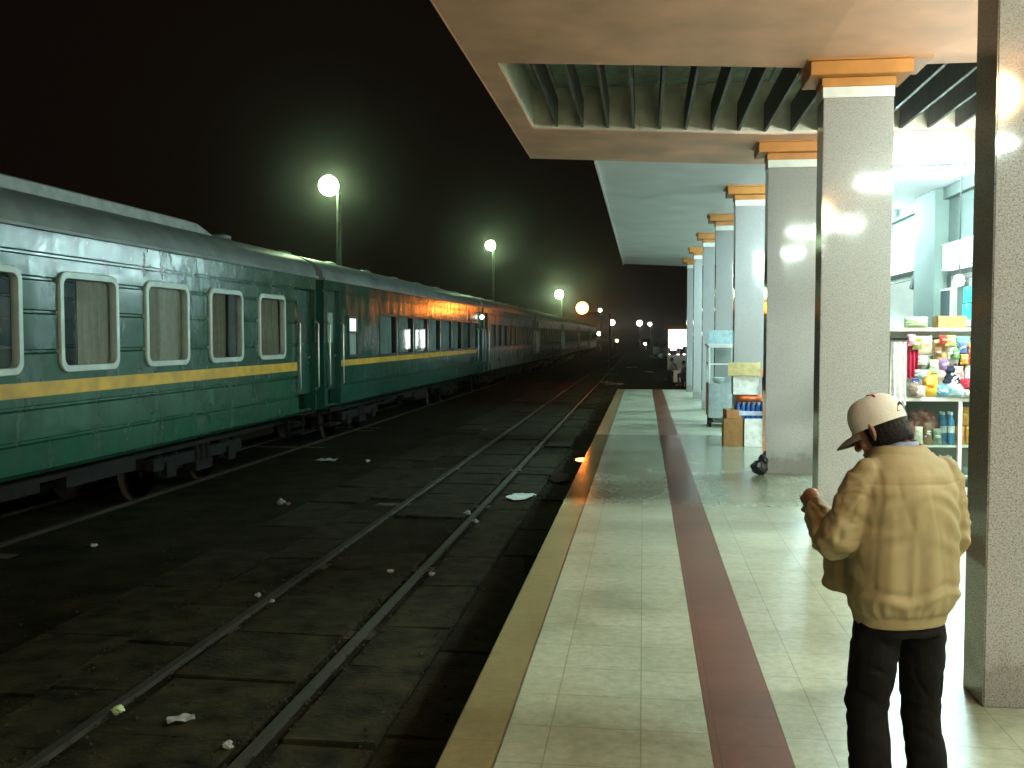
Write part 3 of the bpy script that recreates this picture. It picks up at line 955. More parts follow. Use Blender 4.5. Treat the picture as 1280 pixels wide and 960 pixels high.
M['frosted'] = mat('frosted_glass', (0.30, 0.42, 0.36), 0.35, var=0.12)
CL = 18.2
carriage(-.6, CL, 'first', 'nearest ribbed green carriage with rounded pale window frames and a grey roof duct', 11)
carriage(18.05, 18.35, 'second', 'second green carriage, with one small bright white window near its door', 12)
third = carriage(36.85, 18.0, 'plain', 'third carriage from the camera, its dark windows catching white reflections', 13)
labs = ['fourth carriage, brownish in the light of the orange lamp', 'fifth carriage, its roof edge glowing beside the orange lamp', 'sixth carriage, a dim dark shape past the orange lamp', 'last carriage at the far tail of the train']
for k, l in enumerate(labs):
    c = copy_tree(third)
    c.location = (TC, 36.85 + 18.45 * (k + 1), RZ)
    c['label'] = l

# ================================================================== MAN
man = None
def person_base(name_label, loc, rz, group=None):
    return empty('person', loc, rz, label=name_label, cat='person', group=group)

M['skin'] = mat('skin', (0.30, 0.145, 0.085), 0.55, var=0.15, scale=20)
M['jacket'] = mat('tan_jacket', (0.35, 0.280, 0.150), 0.7, var=0.10, scale=4, bump=0.06, bscale=160)
M['trousers'] = mat('black_trousers', (0.007, 0.0065, 0.007), 0.9, var=0.3, scale=10, bump=0.15, spec=0.12)
M['hair'] = mat('black_hair', (0.006, 0.005, 0.005), 0.6, var=0.4, scale=60, spec=0.2, bump=0.3, bscale=120)
M['cap'] = mat('cream_cap', (0.86, 0.84, 0.80), 0.8, var=0.08, scale=12, bump=0.15, bscale=90)
M['cap_brim'] = mat('cap_brim', (0.30, 0.28, 0.24), 0.8, var=0.12)
M['cap_red'] = mat('cap_red', (0.55, 0.06, 0.04), 0.7)
M['shirt'] = mat('blue_shirt', (0.25, 0.30, 0.50), 0.8, var=0.2, scale=30)
M['shoe'] = mat('black_shoe', (0.015, 0.013, 0.012), 0.35)

def ellring(c, rx, ry, n=28, tilt=0.0, rot=0.0, p=2.3):
    """superellipse ring in the xy plane"""
    pts = []
    for k in range(n):
        a = 2 * PI * k / n
        ca, sa = math.cos(a), math.sin(a)
        x = rx * abs(ca) ** (2 / p) * (1 if ca >= 0 else -1)
        y = ry * abs(sa) ** (2 / p) * (1 if sa >= 0 else -1)
        xr = x * math.cos(rot) - y * math.sin(rot); yr = x * math.sin(rot) + y * math.cos(rot)
        pts.append((c[0] + xr, c[1] + yr, c[2] + tilt * y))
    return pts

def build_man():
    # local frame: x to his right, y the way he faces, z up; origin on the floor between the feet
    t = person_base('man in tan jacket, black trousers and cream cap standing with his back turned, head bowed', (0.935, 3.74, 0), R(22))
    t.scale = (1.0, .96, 1.0)
    # ---------- jacket
    b = MB()
    tor = [((.0, .01, .712), .168, .122), ((.0, .01, .74), .174, .128), ((.0, .01, .757), .177, .131), ((.0, .008, .77), .187, .147), ((.0, .005, .81), .196, .156),
           ((.0, .0, .90), .201, .158), ((0, -.005, 1.0), .200, .154), ((0, -.012, 1.11), .196, .148), ((0, -.018, 1.20), .190, .137), ((0, -.014, 1.26), .174, .118),
           ((0, -.002, 1.303), .142, .098), ((0, .018, 1.335), .104, .080), ((0, .035, 1.355), .080, .070)]
    b.loft([ellring(c, rx, ry) for c, rx, ry in tor])
    # sleeves: left arm bent, hand raised before the chest; right arm hanging then forearm forward
    LS, LE, LW_ = (-.160, -.005, 1.235), (-.258, .03, .995), (-.212, .235, 1.10)
    RS, RE, RW_ = (.160, -.01, 1.232), (.205, .0, .985), (.13, .22, 1.01)
    def lerp(a, c, q): return tuple(a[i] + (c[i] - a[i]) * q for i in range(3))
    for S, E_, W_ in ((LS, LE, LW_), (RS, RE, RW_)):
        b.tube([lerp(S, E_, -.12), S, lerp(S, E_, .3), lerp(S, E_, .6), lerp(S, E_, .88), lerp(lerp(S, E_, .97), W_, .08), lerp(E_, W_, .18), lerp(E_, W_, .45), lerp(E_, W_, .75), lerp(E_, W_, .90), W_],
               [.056, .068, .071, .069, .067, .067, .065, .059, .053, .047, .041], 16, round_ends=True)
    # open front edge of the jacket swinging out on the left
    fl = [[(-.14 - .02 * math.sin(i), .09 + .16 * q, z) for i, q in enumerate((0, .33, .66, 1))] + [(-.175 - .02 * math.sin(i), .08 + .16 * q, z) for i, q in reversed(list(enumerate((0, .33, .66, 1))))] for z in (.80, .9, 1.0, 1.09)]
    b.loft(fl)
    me = remesh(b, .0062, 7, 'jacket')
    def folds(co, n):
        x, y, z = co
        d = 0.0
        N3 = mnoise.noise
        back = max(0, min(1, (z - .78) / .06)) * max(0, min(1, (1.30 - z) / .08))
        arm = max(0, min(1, (abs(x) - .172) / .04))
        w = 1 - arm
        # vertical drape on the back, soft and irregular
        vx = x + .035 * N3(Vector((x * 3, y * 3, z * 5)))
        d += back * w * (.014 * N3(Vector((vx * 9, y * 4, z * 1.6))) + .011 * (.5 - abs(N3(Vector((vx * 16, y * 6, z * 2.4 + 4))))) * max(0, min(1, (1.24 - z) / .15)))
        # gathers over the hem band and slack folds above it
        g_ = math.exp(-((z - .79) / .035) ** 2)
        d += g_ * w * .009 * N3(Vector((math.atan2(y, x) * 7, 0.3, z * 14)))
        d += w * .006 * math.exp(-((z - .83 - .05 * N3(Vector((x * 6, y * 6, 3)))) / .016) ** 2)
        d -= w * .005 * math.exp(-((z - .862 - .05 * N3(Vector((x * 6, y * 6, 3)))) / .014) ** 2)
        if z < .765: d += .0005 * math.sin(math.atan2(y, x) * 80)
        # sleeve crumples, denser at the elbow
        if arm > 0:
            e = math.exp(-((z - 1.01) / .09) ** 2)
            q = N3(Vector((x * 13, y * 13, z * 16)))
            d += arm * ((.006 + .006 * e) * (1 - 2 * abs(q)) + .004 * N3(Vector((x * 22, y * 22, z * 26))))
        for s_ in (-1, 1):
            q = Vector((x - s_ * .15, y + .10, z - 1.11))
            if q.length < .22:
                d += .005 * math.sin((q.x * s_ * .8 + q.z * 1.3) * 60 + 3 * N3(co * 8)) * (1 - q.length / .22)
        d -= .003 * math.exp(-((z - 1.232) / .005) ** 2) * w
        d -= .0035 * math.exp(-((abs(x) - .163 + (z - 1.15) * .10) / .009) ** 2) * max(0, min(1, (z - 1.02) / .08))
        # crisp creases: narrow valleys along noise zero lines, upright on the back and slanting round the sleeves
        def valley(q, k=5.0): return max(0.0, 1 - abs(q) * k) ** 1.5
        if w > 0:
            m_ = .55 + 1.0 * max(0, N3(Vector((x * 4, y * 4, z * 4 + 7))) + .4)
            d -= w * back * .0035 * m_ * valley(N3(Vector((vx * 11 + .3 * z, y * 5, z * 2.2 + 11))))
            d += w * back * .006 * math.sin(vx * 46 + 1.4) * max(0, min(1, (1.20 - z) / .25))
        if arm > 0:
            d -= arm * .0055 * valley(N3(Vector((x * 9, y * 9 - z * 5, z * 11 + 3))), 4.5)
            d -= arm * .003 * valley(N3(Vector((x * 15 + z * 6, y * 15, z * 17 + 13))), 5)
        d *= max(0.0, min(1.0, (z - .728) / .03))
        d += .0004 * N3(Vector((x * 45, y * 45, z * 45)))
        return n * d
    displace(me, folds)
    jk = meshobj('jacket', me, M['jacket'], t)
    # collar
    c = MB()
    rg = []
    N_ = 30
    for z, r1, r2, dy in ((1.305, .118, .094, .018), (1.328, .114, .096, .026), (1.349, .100, .088, .040), (1.359, .092, .082, .046), (1.356, .083, .075, .047), (1.330, .084, .075, .038), (1.305, .094, .080, .024)):
        rg.append([(x, y, zz - .025 * max(0, (y - dy) / r2)) for x, y, zz in ellring((0, dy, z), r1, r2, N_)])
    c.loft(rg + [rg[0]], cap=False)
    c.build('collar', M['jacket'], jk, smooth=True, ang=80)
    # shirt collar
    c = MB(); rg = []
    for z, r1, r2 in ((1.335, .078, .071), (1.364, .075, .069), (1.371, .070, .064), (1.335, .070, .064)):
        rg.append(ellring((-.002, .046, z), r1, r2, N_))
    c.loft(rg + [rg[0]], cap=False)
    c.build('shirt_collar', M['shirt'], t, smooth=True, ang=80)
    # ---------- trousers
    b = MB()
    b.loft([ellring((0, .01, z), rx, ry) for z, rx, ry in ((.675, .164, .116), (.70, .160, .114), (.75, .156, .110), (.82, .14, .10))])
    for s, foot in ((-1, (-.105, .02)), (1, (.115, -.01))):
        pts = [(s * .082, .01, .73), (s * .097, .012, .64), (s * .106, .022, .52), (s * .113, .033, .40), (s * .112, .022, .30), (foot[0], foot[1], .18), (foot[0], foot[1] - .004, .09), (foot[0], foot[1], .035)]
        b.tube(pts, [.088, .088, .083, .077, .075, .075, .080, .083], 18)
    me = remesh(b, .008, 4, 'trousers')
    def tfolds(co, n):
        x, y, z = co
        d = .005 * mnoise.noise(Vector((x * 10, y * 10, z * 4)))
        k = math.exp(-((z - .12) / .07) ** 2) + .7 * math.exp(-((z - .40) / .07) ** 2) + .4 * math.exp(-((z - .62) / .05) ** 2)
        d += .010 * k * mnoise.noise(Vector((x * 14, y * 14, z * 30)))
        d -= .005 * max(0.0, 1 - 5 * abs(mnoise.noise(Vector((x * 8 + z * 3, y * 8, z * 8 + 5)))))
        return n * d
    displace(me, tfolds)
    meshobj('trousers', me, M['trousers'], t)
    # ---------- shoes (toes turned outwards)
    for s, foot, rz_ in ((-1, (-.105, .02), 14), (1, (.115, -.01), -24)):
        sh = MB()
        rings = []
        for y, w, h, zc_ in ((-.085, .028, .045, .05), (-.07, .036, .065, .052), (-.02, .038, .078, .058), (.03, .036, .070, .052), (.08, .043, .052, .040), (.13, .046, .040, .034), (.165, .036, .032, .03), (.185, .018, .02, .026)):
            rings.append([(w * math.cos(2 * PI * k / 16), y, max(.0, zc_ + (h if math.sin(2 * PI * k / 16) > 0 else zc_) * math.sin(2 * PI * k / 16))) for k in range(16)])
        sh.loft(rings)
        sh.xform(Matrix.Translation((foot[0], foot[1], 0)) @ Matrix.Rotation(R(rz_), 4, 'Z'))
        sh.build('shoe', M['shoe'], t, smooth=True, ang=60)
    # ---------- body: head, neck, trunk, limbs and hands as one surface
    b = MB()
    b.loft([ellring(c_, rx * .72, ry * .72) for c_, rx, ry in tor[:-1]])
    for s, foot in ((-1, (-.105, .02)), (1, (.115, -.01))):
        b.tube([(s * .08, .01, .72), (s * .09, .02, .45), (s * .1, .03, .38), (foot[0], foot[1], .07)], [.075, .05, .045, .03], 12, round_ends=True)
        b.tube([(foot[0], foot[1] - .03, .05), (foot[0], foot[1] + .1, .035)], [.03, .025], 10, round_ends=True)
    for S, E_, W_ in ((LS, LE, LW_), (RS, RE, RW_)):
        b.tube([S, E_, lerp(E_, W_, .5), W_], [.05, .04, .034, .026], 12, round_ends=True)
    # head: bowed and turned to his left
    HM = Matrix.Translation((-.050, .075, 1.408)) @ Matrix.Rotation(R(34), 4, 'Z') @ Matrix.Rotation(R(-27), 4, 'X') @ Matrix.Scale(.97, 4)
    def H(p_): return tuple(HM @ Vector(p_))
    b.tube([(0, .03, 1.29), (-.012, .045, 1.36), H((0, -.02, -.06))], [.062, .056, .056], 16)
    hd = MB()
    prof = [(-.118, .022, .024, .058), (-.110, .036, .034, .052), (-.09, .050, .058, .034), (-.06, .060, .078, .014), (-.02, .069, .090, .004), (.02, .074, .096, -.002), (.055, .074, .096, -.006), (.085, .062, .082, -.008), (.105, .042, .056, -.008), (.116, .016, .022, -.008)]
    hd.loft([[(rx * math.cos(2 * PI * k / 24), yo + ry * math.sin(2 * PI * k / 24), z) for k in range(24)] for z, rx, ry, yo in prof])
    hd.ell((0, .088, .018), (.052, .016, .012))                      # brow
    hd.tube([(0, .092, .012), (0, .106, -.018), (0, .112, -.030)], [.010, .013, .015], 10, round_ends=True)   # nose
    for s in (-1, 1):
        hd.ell((s * .013, .100, -.032), (.009, .010, .008))
        hd.ell((s * .031, .080, -.002), (.014, .010, .009))           # eyes under lids
        hd.ell((s * .042, .062, -.030), (.02, .02, .02))              # cheek
        # ear: rim and lobe
        hd.tube([(s * .073, .004, -.035), (s * .082, -.004, -.018), (s * .086, -.008, .006), (s * .081, -.002, .022), (s * .074, .010, .020)], [.007, .008, .008, .008, .006], 8, round_ends=True)
        hd.ell((s * .075, .0, -.004), (.007, .014, .024))
    hd.ell((0, .094, -.062), (.022, .009, .006)); hd.ell((0, .092, -.072), (.020, .010, .007))   # lips
    hd.xform(HM)
    o = len(b.v); b.v += hd.v; b.f += [tuple(i + o for i in f) for f in hd.f]; b.m += hd.m
    # hands: fist loosely closed, fingers curled, thumb from the side of the palm
    def hand(W_, E_, side, upv):
        d = (Vector(W_) - Vector(E_)).normalized()
        up = Vector(upv); ac = d.cross(up).normalized() * side; up = ac.cross(d).normalized() * side
        P0 = Vector(W_)
        def q(a, c_, u): return P0 + d * a + ac * c_ + up * u
        b.tube([q(-.01, 0, 0), q(.03, .0, 0), q(.075, .0, .002)], [.028, .036, .034], 14, round_ends=True)
        b.tube([q(.03, -.022, 0), q(.08, -.028, 0)], [.018, .016], 10, round_ends=True)
        b.tube([q(.03, .022, 0), q(.08, .028, 0)], [.018, .016], 10, round_ends=True)
        for k, (off, ln) in enumerate(((-.033, .92), (-.011, 1.0), (.011, .96), (.032, .8))):
            l1, l2, l3 = .038 * ln, .026 * ln, .020 * ln
            b.tube([q(.07, off, .0), q(.082 + l1 * .55, off, -.006), q(.082 + l1 * .75, off, -.006 - l2), q(.082 + l1 * .35, off * .97, -.010 - l2 - l3 * .8)], [.0105, .010, .0095, .008], 8, round_ends=True)
        b.tube([q(.015, -.030, -.006), q(.045, -.046, -.020), q(.072, -.036, -.034), q(.086, -.018, -.038)], [.013, .012, .010, .009], 8, round_ends=True)
    hand(LW_, LE, 1, (-.5, -.2, .85))
    hand(RW_, RE, -1, (.5, -.2, .85))
    me = remesh(b, .0042, 2, 'body')
    meshobj('body', me, M['skin'], t)
    # ---------- hair: shell over the back and sides below the cap
    h = MB()
    n = 40; rings = []
    for z, k in ((-.078, .96), (-.06, 1.02), (-.02, 1.05), (.012, 1.04), (.035, .96)):
        ring = []
        for i in range(n + 1):
            a = R(200) + R(-40) + R(220) * i / n     # from one temple round the back to the other
            a = R(-200) + R(220) * i / n
            rx, ry = .076 * k, .100 * k
            jag = .006 * mnoise.noise(Vector((i * .9, z * 40, 2)))
            front = max(0, math.sin(a) + .05)
            zz = z + jag + (.05 * front if z < 0 else 0) + (.012 * (1 - abs(math.sin(a))) if z < -.04 else 0)
            ring.append((rx * math.cos(a), -.004 + ry * math.sin(a), zz))
        rings.append(ring)
    inner = [[(x * .86, y * .86, z) for x, y, z in reversed(r)] for r in rings]
    h.loft([a + c for a, c in zip(rings, inner)])
    h.xform(HM)
    hme = remesh(h, .005, 2, 'hair')
    displace(hme, lambda co, nn: nn * (.0015 * mnoise.noise(co * 90) + .002 * mnoise.noise(co * 40)))
    meshobj('hair', hme, M['hair'], t)
    # ---------- cap
    c = MB(); rings = []
    n = 48
    for i in range(11):
        u = i / 10
        z = .040 + .094 * math.sin(u * PI / 2)
        k = math.cos(u * PI / 2) ** .62 if u < 1 else 0.02
        k = max(k, .03)
        ring = []
        for j in range(n):
            a = 2 * PI * j / n
            rx, ry = .0835 * k, .108 * k
            seam = 1 - .012 * (math.cos(a * 6) > .985) * (u < .95)
            ring.append((rx * seam * math.cos(a), -.004 + ry * seam * math.sin(a), z + .006 * math.sin(a) * k))
        rings.append(ring)
    # close downwards with an inner surface
    low = [[(x * 1.0, y * 1.0, z - .026) for x, y, z in rings[0]], [(x * .965, y * .965, z - .026) for x, y, z in rings[0]], [(x * .965, y * .965, z + .02) for x, y, z in rings[0]]]
    c.loft(list(reversed(low)) + rings, cap=True)
    c.xform(HM)
    cp = c.build('cap', M['cap'], t, smooth=True, ang=70)
    br = MB()   # brim
    top = []; bot = []
    m_ = 20
    rows = []
    for r_ in range(7):
        q = r_ / 6
        row = []
        for i in range(m_ + 1):
            a = R(28) + R(124) * i / m_
            bx, by = .088 * math.cos(a), -.004 + .112 * math.sin(a)
            ext = .082 * math.sin(math.pi * i / m_) ** .55
            row.append((bx * (1 + .06 * q), by + ext * q, -.0 + .018 - .020 * q * q - .9 * bx * bx * (1 + q) * .9 + .0))
        rows.append(row)
    up_ = [[(x, y, z + .003) for x, y, z in row] for row in rows]
    br.loft([r_ + list(reversed([(x, y, z - .005) for x, y, z in r_])) for r_ in rows])
    br.xform(HM)
    br.build('brim', M['cap_brim'], cp, smooth=True, ang=60)
    mk = MB()   # red emblem strokes, button, dark opening at the back with strap
    mk.ell((-.035, -.045, .122), (.020, .006, .004), (0.1, -.5, .6))
    mk.ell((-.018, -.022, .132), (.024, .006, .004), (0.15, -.25, .9))
    mk.xform(HM); mk.build('emblem', M['cap_red'], cp, smooth=True)
    dk = MB()
    arch = []
    for q in (1.012, .96):
        arch.append([(.0835 * q * math.sin(R(-23 + 46 * i / 10)) , -.004 - .108 * q * math.cos(R(-23 + 46 * i / 10)), .036 + (.030 * math.sin(PI * i / 10))) for i in range(11)] +
                    [(.0835 * q * math.sin(R(23 - 46 * i / 10)), -.004 - .108 * q * math.cos(R(23 - 46 * i / 10)), .032) for i in range(11)])
    dk.loft(arch); dk.xform(HM)
    dk.build('strap_opening', M['hair'], cp)
    return t
build_man()

# ================================================================== STALLS AND GOODS
def pouch_mesh(w, h, d, seed=0, flop=0.0):
    """pillow bag with crimped top and bottom, standing on z=0, facing -y"""
    b = MB(); rings = []
    n = 20
    for i in range(13):
        q = i / 12
        k = math.sin(PI * min(1, max(0, (q - .06) / .88))) ** .45 if .06 < q < .94 else .0
        ring = []
        for j in range(n):
            a = 2 * PI * j / n
            x = w / 2 * (1 - .07 * k) * math.copysign(abs(math.cos(a)) ** .6, math.cos(a))
            y = (d / 2 * k + .004) * math.sin(a) * (1 - .35 * abs(math.cos(a)))
            nz = mnoise.noise(Vector((x * 22 + seed, y * 30, q * 6 + seed)))
            ring.append((x + .012 * nz * w / .15, y + .018 * nz * k - flop * q * q, h * q))
        rings.append(ring)
    b.loft(rings)
    return b
def pouch(loc, w, h, d, col, label, band=None, name='goods_packet', cat='packet', group=None, rz=0.0):
    t = pouch_mesh(w, h, d, loc[0] * 9).build(name, pcol(*col), smooth=True)
    place(t, loc, rz); tag(t, label, cat, group)
    if band:
        b = pouch_mesh(w * .8, h * .42, d * 1.06, loc[0] * 5).shift((0, -.004, h * .3))
        b.build('printed_panel', pcol(*band), t, smooth=True)
    return t
def bottle(loc, h, r, col, capcol, label, group=None):
    b = MB(); b.lathe([(r * .9, 0), (r, .01), (r, h * .28), (r * .93, h * .32), (r, h * .36), (r, h * .6), (r * .8, h * .74), (r * .36, h * .86), (r * .34, h * .92)], seg=16)
    t = b.build('drink_bottle', pcol(*col, rough=.12), smooth=True, ang=60); place(t, loc); tag(t, label, 'bottle', group)
    c = MB(); c.lathe([(r * .4, h * .915), (r * .4, h), (r * .3, h * 1.01)], seg=12); c.build('cap', pcol(*capcol), t, smooth=True)
    lb = MB(); lb.lathe([(r * 1.012, h * .37), (r * 1.012, h * .58)], seg=16); lb.build('bottle_label', pcol('label_white', (.7, .75, .8)), t, smooth=True)
    return t
def cloth(loc, w, h, col, label, folds=4, name='hanging_cloth', cat='cloth'):
    n = 30; fr = []
    for z, k in ((0, 1.0), (h * .3, .9), (h * .7, .7), (h, .35)):
        ww = w * (1 if z < h * .8 else .94)
        a = [(-ww / 2 + ww * i / n, .030 * k * math.sin(i * folds * 2 * PI / n + z * 3), z + .01 * math.sin(i * .7)) for i in range(n + 1)]
        fr.append(a + [(x, y + .008, z_) for x, y, z_ in reversed(a)])
    t = MB().loft(fr).build(name, pcol(*col, rough=.85), smooth=True, ang=80); place(t, loc); tag(t, label, cat)
    return t
def carton(loc, w, d, h, col, label, rz=0.0, open_=False, name='carton', tape=True, group=None):
    b = MB(); q = .006
    if open_:
        b.box(-w / 2, w / 2, -d / 2, -d / 2 + q, 0, h); b.box(-w / 2, w / 2, d / 2 - q, d / 2, 0, h)
        b.box(-w / 2, -w / 2 + q, -d / 2 + q, d / 2 - q, 0, h); b.box(w / 2 - q, w / 2, -d / 2 + q, d / 2 - q, 0, h)
        b.box(-w / 2 + q, w / 2 - q, -d / 2 + q, d / 2 - q, 0, q)
    else:
        b.box(-w / 2, w / 2, -d / 2, d / 2, 0, h)
    t = b.build(name, pcol(*col, rough=.8), bevel=.004); place(t, loc, rz); tag(t, label, 'box', group)
    if open_:
        for s, ry in ((-1, 35), (1, 60)):
            f = MB(); f.obox((s * (w / 2 + .5 * d * .45 * math.cos(R(ry))), 0, h + .5 * d * .45 * math.sin(R(ry))), (d * .45, d - .02, .005), (0, -s * R(ry), 0)); f.build('flap', pcol(*col, rough=.8), t)
        f = MB(); f.obox((0, -d / 2 - .06, h - .085), (w - .02, .005, .2), (R(-20), 0, 0)); f.build('flap', pcol(*col, rough=.8), t)
    elif tape:
        MB().box(-w / 2 - .001, w / 2 + .001, -.03, .03, h - .06, h + .0015).build('tape', pcol('tape', (.45, .36, .22), .35), t)
    return t
def lump(name, loc, r, col, seed, parts, voxel=.012, noise_amp=.02, sm=2, rough=.5):
    b = MB()
    for c, rad in parts: b.ell(c, rad)
    me = remesh(b, voxel, sm, name)
    displace(me, lambda co, n: n * (noise_amp * mnoise.noise(co * 14 + Vector((seed, 0, 0))) + noise_amp * .5 * mnoise.noise(co * 34 + Vector((0, seed, 0)))))
    o = meshobj(name, me, pcol(*col, rough=rough)); o.location = loc
    return o

# --- main goods stall between the second and the nearest column
SX, SY = 2.72, 11.5
st = empty('market_stall', (SX, SY, 0), label='white market stall heaped with coloured goods behind the man', cat='stall')
b = MB()
b.box(0, 1.5, 0, .62, 1.03, 1.08); b.box(0, 1.5, 0, .62, .0, .07)
b.build('counter', M['white_band'], st, bevel=.006)
MB().box(.03, 1.47, .04, .58, .52, .54).build('shelf', M['white_band'], st)
MB().box(0.0, 1.5, .60, .62, .07, 1.03).build('back_board', M['wall'], st)
for x in (.0, .72, 1.46):
    MB().box(x, x + .04, .0, .04, .07, 1.03).build('post', M['fixture'], st)
for x in (.0, 1.45):
    MB().box(x, x + .045, .56, .60, 1.08, 1.80).build('post', M['fixture'], st)
MB().box(-.05, 1.52, .12, .66, 1.802, 1.842).build('top_board', pcol('pale_wood', (.60, .55, .42)), st, bevel=.004)
MB().box(.0, 1.5, .62, .635, 1.08, 1.8).build('back_sheet', M['white_wall'], st)
MB().tube([(.02, .2, 1.72), (1.48, .2, 1.72)], .012, 8).build('hanging_rail', M['black'], st)
for x in (.02, 1.47):
    MB().tube([(x, .2, 1.10), (x, .2, 1.79)], .012, 8).build('rail_post', M['black'], st)
MB().box(.04, 1.46, .006, .012, .08, 1.02).build('glass', M['pane'], st)

cloth((2.80, 11.50, .98), .17, .70, ('white_cloth', (.78, .78, .76)), 'tall white cloth hanging at the front corner of the stall', 3)
cloth((2.965, 11.55, 1.28), .12, .42, ('red_cloth', (.50, .03, .09)), 'crimson cloth hanging from the stall rail', 3)
pouch((3.10, 11.60, 1.30), .19, .24, .08, ('sage', (.22, .27, .22)), 'grey green bag hanging beside the crimson cloth')
pouch((3.10, 11.66, 1.55), .19, .20, .07, ('ivory', (.70, .62, .45)), 'ivory packet hanging high beside the crimson cloth', ('tan', (.55, .40, .20)))
pouch((3.27, 11.62, 1.47), .15, .24, .09, ('amber_tan', (.66, .48, .22)), 'tan packet hung in the middle of the stall rail', ('brown_print', (.32, .2, .1)))
pouch((3.24, 11.56, 1.26), .20, .21, .10, ('cream', (.74, .68, .58)), 'large cream packet under the tan packet', ('mauve', (.5, .4, .5)))
pouch((3.40, 11.60, 1.42), .14, .20, .08, ('white_p', (.76, .76, .78)), 'white packet with mauve print next to the tan packet', ('mauve', (.5, .4, .5)))
pouch((3.50, 11.60, 1.36), .13, .28, .10, ('black_p', (.03, .03, .035)), 'black bag hanging behind the pale bottle')
pouch((3.60, 11.64, 1.52), .15, .16, .08, ('rust_p', (.45, .20, .07)), 'rust orange packet at the top near the column')
pouch((3.53, 11.70, 1.62), .16, .13, .06, ('aqua_p', (.18, .50, .48)), 'aqua packet at the very top of the stall')
bottle((3.56, 11.56, 1.16), .34, .055, ('milk', (.74, .70, .58)), ('label_white', (.7, .75, .8)), 'pale cream bottle standing above the red bag')
# polka-dot plush on the counter heap
ph = lump('plush_toy', (3.37, 11.52, 1.27), .1, ('navy', (.015, .022, .05)), 3, [((0, 0, 0), (.085, .07, .085)), ((-.02, 0, .105), (.058, .052, .05)), ((-.065, 0, .15), (.022, .015, .025)), ((.03, 0, .155), (.022, .015, .025)), ((-.08, -.03, -.02), (.03, .04, .025)), ((.08, -.03, -.02), (.03, .04, .025))], .008, .004, rough=.9)
tag(ph, 'navy plush toy with white dots sitting on the goods', 'toy')
b = MB(); r5 = random.Random(2)
for k in range(16):
    a = r5.uniform(-2.6, -.5); e = r5.uniform(-.8, 1.0)
    p_ = Vector((.083 * math.cos(a) * math.cos(e), .069 * math.sin(a) * math.cos(e), .083 * math.sin(e)))
    b.ell(p_, (.017, .012, .017), seg=10, rings=6)
b.build('dots', pcol('dot_white', (.75, .78, .8)), ph, smooth=True)
pouch((3.54, 11.48, 1.17), .21, .12, .14, ('red_bag', (.55, .03, .07)), 'red bag lying on the goods near the column', rz=.2)
pouch((3.62, 11.50, 1.09), .14, .11, .12, ('crimson_p', (.45, .03, .06)), 'dark red packet at the counter edge by the column')
pouch((3.13, 11.50, 1.085), .17, .24, .12, ('yellow_bag', (.72, .42, .05)), 'yellow bag standing on the stall counter', ('orange_print', (.6, .25, .03)))
pouch((3.27, 11.49, 1.085), .15, .13, .12, ('sky_p', (.15, .40, .62)), 'light blue packet beside the yellow bag', ('label_white', (.7, .75, .8)))
pouch((3.40, 11.47, 1.085), .18, .14, .12, ('pale_blue_p', (.42, .62, .70)), 'pale blue packet below the dotted plush toy')
pouch((3.53, 11.45, 1.083), .17, .085, .10, ('grey_white', (.62, .66, .66)), 'flat grey white packet on the counter front')
pouch((3.05, 11.52, 1.28), .15, .10, .09, ('mint_p', (.45, .66, .64)), 'mint packet lying above the yellow bag', rz=-.3)
pouch((2.965, 11.47, 1.085), .13, .15, .10, ('brown_grey', (.22, .17, .14)), 'brown grey packet at the foot of the crimson cloth')
pouch((3.02, 11.44, 1.085), .10, .12, .08, ('pink_white', (.72, .62, .60)), 'pinkish white packet in front of the yellow bag')
# in the counter case
lump_o = lump('goods_bundle', (3.10, 11.70, .70), .1, ('maroon', (.13, .035, .03)), 7, [((-.09, 0, 0), (.10, .12, .13)), ((.08, 0, .03), (.11, .12, .15)), ((0, 0, .15), (.13, .1, .09))], .014, .03)
tag(lump_o, 'maroon bundle of packets behind the stall glass', 'bundle')
lump_o = lump('goods_bundle', (3.09, 11.72, .25), .1, ('sage', (.22, .27, .22)), 12, [((-.06, 0, 0), (.13, .12, .15)), ((.08, 0, .04), (.12, .13, .17)), ((.02, 0, .15), (.12, .1, .08))], .014, .03)
tag(lump_o, 'grey green bundle low behind the stall glass', 'bundle')
lump_o = lump('goods_bundle', (2.87, 11.74, .26), .1, ('navy', (.015, .022, .05)), 15, [((0, 0, 0), (.09, .12, .17)), ((.02, 0, .14), (.08, .1, .1))], .014, .03)
tag(lump_o, 'dark navy bundle low at the stall corner', 'bundle')
lump_o = lump('goods_bundle', (2.86, 11.72, .72), .1, ('grey_white', (.62, .66, .66)), 18, [((0, 0, 0), (.07, .12, .16)), ((.02, 0, .14), (.07, .1, .1))], .014, .03)
tag(lump_o, 'pale grey bundle in the stall case next to the maroon one', 'bundle')
for k in range(10):
    bottle((3.31 + .085 * (k % 2), 11.60 + .10 * ((k // 2) % 2), .545 if k < 5 else .075), .36 if k < 5 else .34, .038, ('blue_drink', (.05, .22, .42)), ('sky_cap', (.55, .72, .85)), 'blue drink bottle standing in rows behind the stall glass', 'blue drink bottles in the stall case')
for k, (x, z) in enumerate(((3.50, .545), (3.62, .545), (3.55, .76), (3.64, .76))):
    pouch((x, 11.66, z), .11, .20, .08, ('orange_p', (.68, .30, .04)), 'orange snack packet stacked behind the stall glass', ('yellow_print', (.72, .5, .1)), group='orange snack packets in the stall case')
pouch((3.57, 11.62, .075), .15, .22, .10, ('dark_teal_p', (.03, .08, .08)), 'dark teal bag at the bottom of the stall case', ('label_white', (.7, .75, .8)))
pouch((3.67, 11.58, .31), .12, .18, .08, ('plum_p', (.25, .06, .12)), 'plum coloured packet low in the stall case by the column')
